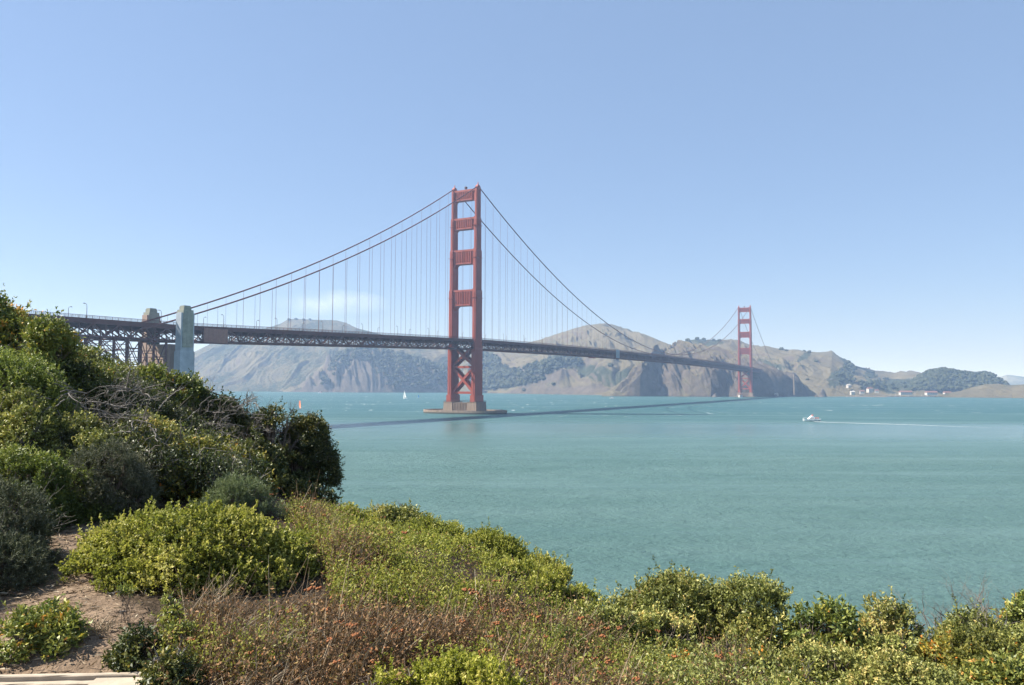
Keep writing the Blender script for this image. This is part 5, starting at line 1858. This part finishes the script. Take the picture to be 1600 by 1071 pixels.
        tt = np.clip(r.normal(.45, .15, cnt)[si] + r.normal(0, .12, len(si)), 0, 1)
        tag(link(nm, mesh_np(nm, V, np.arange(len(V)).reshape(-1, 4), False, {'tint': np.repeat(tt, 4)}), LM[kind]), lab, kind='stuff')
    # undergrowth of the right side
    poly = [(950, 955), (1270, 945), (1640, 960), (1640, 1140), (1000, 1140), (940, 1000)]
    P = scatter(r, poly, 9000, 5.0, 9.0)
    P = P[fbm(P[:, 0] * 1.5, P[:, 1] * 1.5, 71, 3) > .53]
    cnt, k = len(P), 10
    hh = .06 + .5 * np.clip(fbm(P[:, 0] * 1.6, P[:, 1] * 1.6, 63, 4) - .25, 0, 1)
    Q = P + np.stack([r.normal(0, .05, cnt), r.normal(0, .05, cnt), hh * r.uniform(.1, 1, cnt) ** .6], 1)
    si = np.repeat(np.arange(cnt), k)
    base = Q[si] + r.normal(0, .04, (len(si), 3))
    L_ = r.uniform(.016, .036, len(si))
    V = leaf_quads(r, base, unit_rows(r.normal(size=(len(si), 3)) + np.array([0, 0, .5])), L_, L_ * .45).reshape(-1, 3)
    tt = np.clip(r.normal(.42, .16, cnt)[si] + r.normal(0, .12, len(si)), 0, 1)
    tag(link('undergrowth', mesh_np('undergrowth', V, np.arange(len(V)).reshape(-1, 4), False, {'tint': np.repeat(tt, 4)}), LM['olive']), 'leafy undergrowth joining the shrubs at the bottom right', kind='stuff')
    # undergrowth of the left bank
    poly = [(-100, 480), (60, 480), (250, 585), (330, 640), (375, 690), (385, 760), (430, 800), (330, 800), (230, 790), (100, 790), (-100, 790)]
    P = scatter(r, poly, 24000, 7.5, 13.0)
    P = P[fbm(P[:, 0] * 1.4, P[:, 1] * 1.4, 91, 3) > .455]
    cnt, k = len(P), 10
    hh = .2 + 1.0 * np.clip(fbm(P[:, 0] * 1.3, P[:, 1] * 1.3, 23, 4) - .2, 0, 1)
    Q = P + np.stack([r.normal(0, .05, cnt), r.normal(0, .05, cnt), hh * r.uniform(.1, 1, cnt) ** .6], 1)
    si = np.repeat(np.arange(cnt), k)
    base = Q[si] + r.normal(0, .045, (len(si), 3))
    L_ = r.uniform(.02, .05, len(si))
    V = leaf_quads(r, base, unit_rows(r.normal(size=(len(si), 3)) + np.array([0, 0, .5])), L_, L_ * .42).reshape(-1, 3)
    tt = np.clip((.42 + .5 * (fbm(P[:, 0] * .9, P[:, 1] * .9, 29, 3) - .5) + r.normal(0, .14, cnt))[si] + r.normal(0, .12, len(si)), 0, 1)
    zone = fbm(P[:, 0] * .8 + 3, P[:, 1] * .8, 37, 3) + r.normal(0, .05, cnt)
    V4 = V.reshape(-1, 4, 3)
    for kind, lo, hi, lab in (('dark', -9, .47, 'dark leafy undergrowth between the shrubs of the left bank'), ('toyon', .47, .56, 'leathery undergrowth with yellowing tips on the left bank'), ('yellow', .56, .60, 'yellowing undergrowth on the left bank'), ('olive', .60, 9, 'pale olive undergrowth on the left bank')):
        m_ = ((zone >= lo) & (zone < hi))[si]
        Vk = V4[m_].reshape(-1, 3)
        tag(link('undergrowth', mesh_np('undergrowth', Vk, np.arange(len(Vk)).reshape(-1, 4), False, {'tint': np.repeat(tt[m_], 4)}), LM[kind]), lab, kind='stuff')
    m_ = r.uniform(size=cnt) < .10 + .25 * (zone < .5)
    Pt = P[m_] + np.stack([np.zeros(m_.sum()), np.zeros(m_.sum()), hh[m_] * r.uniform(.3, .95, m_.sum())], 1)
    Vt, tw, _ = blades(r, Pt, r.uniform(.10, .42, len(Pt)), r.uniform(.004, .009, len(Pt)), (.15, -.1, 1.0), np.clip(r.normal(.45, .22, len(Pt)), 0, 1), .9)
    tag(link('dead_twigs', mesh_np('dead_twigs', Vt, np.arange(len(Vt)).reshape(-1, 4), False, {'tint': tw}), LM['greywood']), 'thin grey dead twigs tangled through the left bank', kind='stuff')
    # dead litter on the sand
    poly = [(-50, 1060), (-50, 900), (120, 820), (220, 850), (230, 960), (330, 990), (300, 1071)]
    P = scatter(r, poly, 2600, 4.3, 8)
    n = len(P)
    d = unit_rows(np.stack([r.normal(0, 1, n), r.normal(0, 1, n), r.normal(.05, .12, n)], 1))
    L_ = r.uniform(.02, .12, n)
    V = leaf_quads(r, P + np.array([0, 0, .015]), d, L_, np.minimum(L_ * .3, r.uniform(.004, .012, n))).reshape(-1, 3)
    tag(link('leaf_litter', mesh_np('leaf_litter', V, np.arange(len(V)).reshape(-1, 4), False, {'tint': np.repeat(r.uniform(0, 1, n), 4)}), M_DRYSTEM), 'dead leaves and twig bits on the sand', kind='stuff')


weeds()


def grass_tuft(label, px, py, Y, n, L0, lean, seed, spread=.22):
    r = np.random.default_rng(seed)
    p = at_y(px, py, Y)
    gz = float(ground_z(p[0], Y))
    P = np.stack([r.normal(0, spread, n), r.normal(0, spread * .6, n), np.zeros(n)], 1)
    P[:, 2] = ground_z(P[:, 0] + p[0], P[:, 1] + Y) - gz - .01
    V, t, _ = blades(r, P, r.uniform(.4, 1.15, n) * L0, r.uniform(.0025, .005, n), lean, np.clip(r.normal(.75, .22, n), 0, 1), .9)
    o = link('dry_grass_tuft', mesh_np('dry_grass_tuft', V, np.arange(len(V)).reshape(-1, 4), False, {'tint': t}), M_DRYSTEM, None, (p[0], Y, gz))
    tag(o, label, 'dry grass')


grass_tuft('largest straw coloured grass tuft in front of the big olive bush', 385, 1035, 4.85, 620, .36, (.6, -.1, .5), 1, .15)
grass_tuft('straw grass tuft right of the largest one', 470, 1030, 4.95, 240, .30, (.6, -.1, .5), 2, .16)
grass_tuft('straw grass tuft at the bottom edge below the largest one', 400, 1085, 4.45, 260, .26, (.5, -.2, .5), 3, .2)
for k, (px, py, Y, lab) in enumerate([(205, 975, 5.2, 'tiny leafy seedling on the sand in front of the big olive bush'), (275, 985, 5.1, 'tiny seedling at the edge of the sand by the dry grass'), (290, 1010, 4.8, 'dark seedling among dead twigs left of the straw grass')]):
    S('seedling_bush', lab, 'seedling', 'toyon', px - 18, px + 18, py - 16, Y, 80 + k, .8, scale=.45, sink=.02, twigs=2, thick=.003, lobes=5, airy=.5)
grass_tuft('thin dry grass wisp on the sand beside the small round bush', 155, 990, 5.05, 60, .16, (.1, 0, .6), 4, .04)
grass_tuft('upright dry grass at the right foot of the big olive bush', 330, 985, 5.35, 110, .38, (.25, 0, .3), 5, .1)


def flower_stalk(label, px, py, Y, m, rad, seed, group=None, name='white_flower'):
    r = np.random.default_rng(seed)
    p = at_y(px, py, Y)
    gz = float(ground_z(p[0], Y))
    t = thing(name, label, 'wildflower', (p[0], Y, gz), group)
    h = max(.1, p[2] - gz)
    st = MB()
    st.tube([(0, 0, -.02), (.02, 0, h * .5), (0, 0, h)], [.004, .003, .002], 4)
    st.build('stalk', M_STRAW, t)
    hd = MB()
    for c in range(14):
        a, b = r.uniform(0, TAU), r.uniform(0, 1) ** .5 * rad
        s = rad * .3
        hd.lathe([(s * .2, -s * .4), (s, 0), (s * .25, s * .5)], 5, (math.cos(a) * b, math.sin(a) * b, h + r.uniform(-.004, .004)))
    hd.build('flower_head', m, t)


for k, (px, py, Y, lab) in enumerate([(460, 804, 8.8, 'white flower head at the foot of the dark rounded shrub'), (483, 796, 8.9, 'white flower head nearest the brow beside the dark shrub'), (499, 821, 8.5, 'white flower head of the close pair on the slope, left one'), (510, 818, 8.5, 'white flower head of the close pair on the slope, right one'),
                                     (733, 927, 6.9, 'white flower head above the dry weeds'), (730, 936, 6.8, 'lower white flower head above the dry weeds'), (233, 739, 9.0, 'pale flower among the yellowing bush'), (855, 1040, 5.6, 'pale dry flower by the bright bottom bush'), (985, 1041, 6.1, 'pale pinkish seed head at the skirt of the wide clump'), (1143, 1064, 5.8, 'small white flower at the bottom edge right of centre')]):
    flower_stalk(lab, px, py, Y, M_WHFL, .020 if k != 8 else .026, 40 + k)


# the wooden edging of the trail step, bottom left
def wooden_step():
    a, b = at_y(-140, 1062, 4.52), at_y(229, 1046, 4.60)
    z = (a[2] + b[2]) / 2
    t = thing('wooden_step', 'weathered wooden trail step filled with sand at the bottom left', 'trail step', (b[0], b[1], z))
    O = np.array([b[0], b[1], z])
    e = (b - a)[:2]
    Ln = np.linalg.norm(e)
    e /= Ln
    nrm = np.array([e[1], -e[0]])         # towards the camera

    def T(x, y, zz):
        q = b[:2] + e * x + nrm * y
        return (q[0] - O[0], q[1] - O[1], zz)
    r = np.random.default_rng(4)

    def board(x0, x1, y0, y1, z0, z1):
        mb = MB()
        n = 14
        rows = []
        for i in range(n + 1):
            x = x0 + (x1 - x0) * i / n
            j = r.normal(0, .0022, 6)
            c = .006
            rows.append([T(x, y0 + j[0], z0), T(x, y1 + j[1], z0), T(x, y1 + j[2], z1 - c), T(x, y1 - c + j[3], z1), T(x, y0 + c + j[4], z1), T(x, y0 + j[5], z1 - c)])
        v = [p for q in rows for p in q]
        f = []
        for i in range(n):
            for k in range(6):
                p, q = i * 6 + k, i * 6 + (k + 1) % 6
                f.append((p, q, q + 6, p + 6))
        f += [tuple(range(5, -1, -1)), tuple(n * 6 + k for k in range(6))]
        mb.add(v, f)
        return mb.build('board', M_WOOD, t)
    board(-Ln, -.02, 0, .038, -.2, .004)
    board(-Ln, -.262, .046, .086, -.2, -.022)
    board(-Ln, -.262, .10, .135, -.2, -.05)
    mb = MB()
    mb.box((-.258, .042, -.3), (-.008, .42, -.012), T)
    mb.build('corner_block', M_WOOD, t)
    mb = MB()
    mb.box((-.004, .0, -.3), (.034, .43, .0), T)
    mb.build('end_board', M_WOOD, t)
    sm = []
    nx, ny = 60, 16
    X, Yv = np.meshgrid(np.linspace(-Ln, -.262, nx), np.linspace(.139, .6, ny))
    Z = -.085 - .05 * (Yv - .139) + .03 * (fbm(X * 9, Yv * 9, 2, 4) - .5)
    V = np.array([T(x, y, zz) for x, y, zz in zip(X.ravel(), Yv.ravel(), Z.ravel())])
    i = np.arange(X.size).reshape(X.shape)
    f = np.stack([i[:-1, :-1], i[1:, :-1], i[1:, 1:], i[:-1, 1:]], -1).reshape(-1, 4)
    o = link('sand_fill', mesh_np('sand_fill', V, f, True), simple('step_sand', (.30, .22, .15), .95, .25, 25, .5), t)


wooden_step()

# ------------------------------------------------------------------ haze
def haze():
    m = bpy.data.materials.new('haze')
    m.use_nodes = True
    N, L = m.node_tree.nodes, m.node_tree.links
    N.remove(N['Principled BSDF'])
    v = N.new('ShaderNodeVolumePrincipled')
    v.inputs['Color'].default_value = (0.46, 0.64, 0.95, 1)
    v.inputs['Absorption Color'].default_value = (1, 1, 1, 1)
    v.inputs['Density'].default_value = 0.000145
    v.inputs['Anisotropy'].default_value = 0.2
    L.new(v.outputs[0], N['Material Output'].inputs['Volume'])
    mb = MB()
    mb.box((-20500, -3500, -41), (24500, 30500, 330))
    tag(mb.build('haze', m), 'pale sea haze over the whole strait', kind='stuff')


haze()
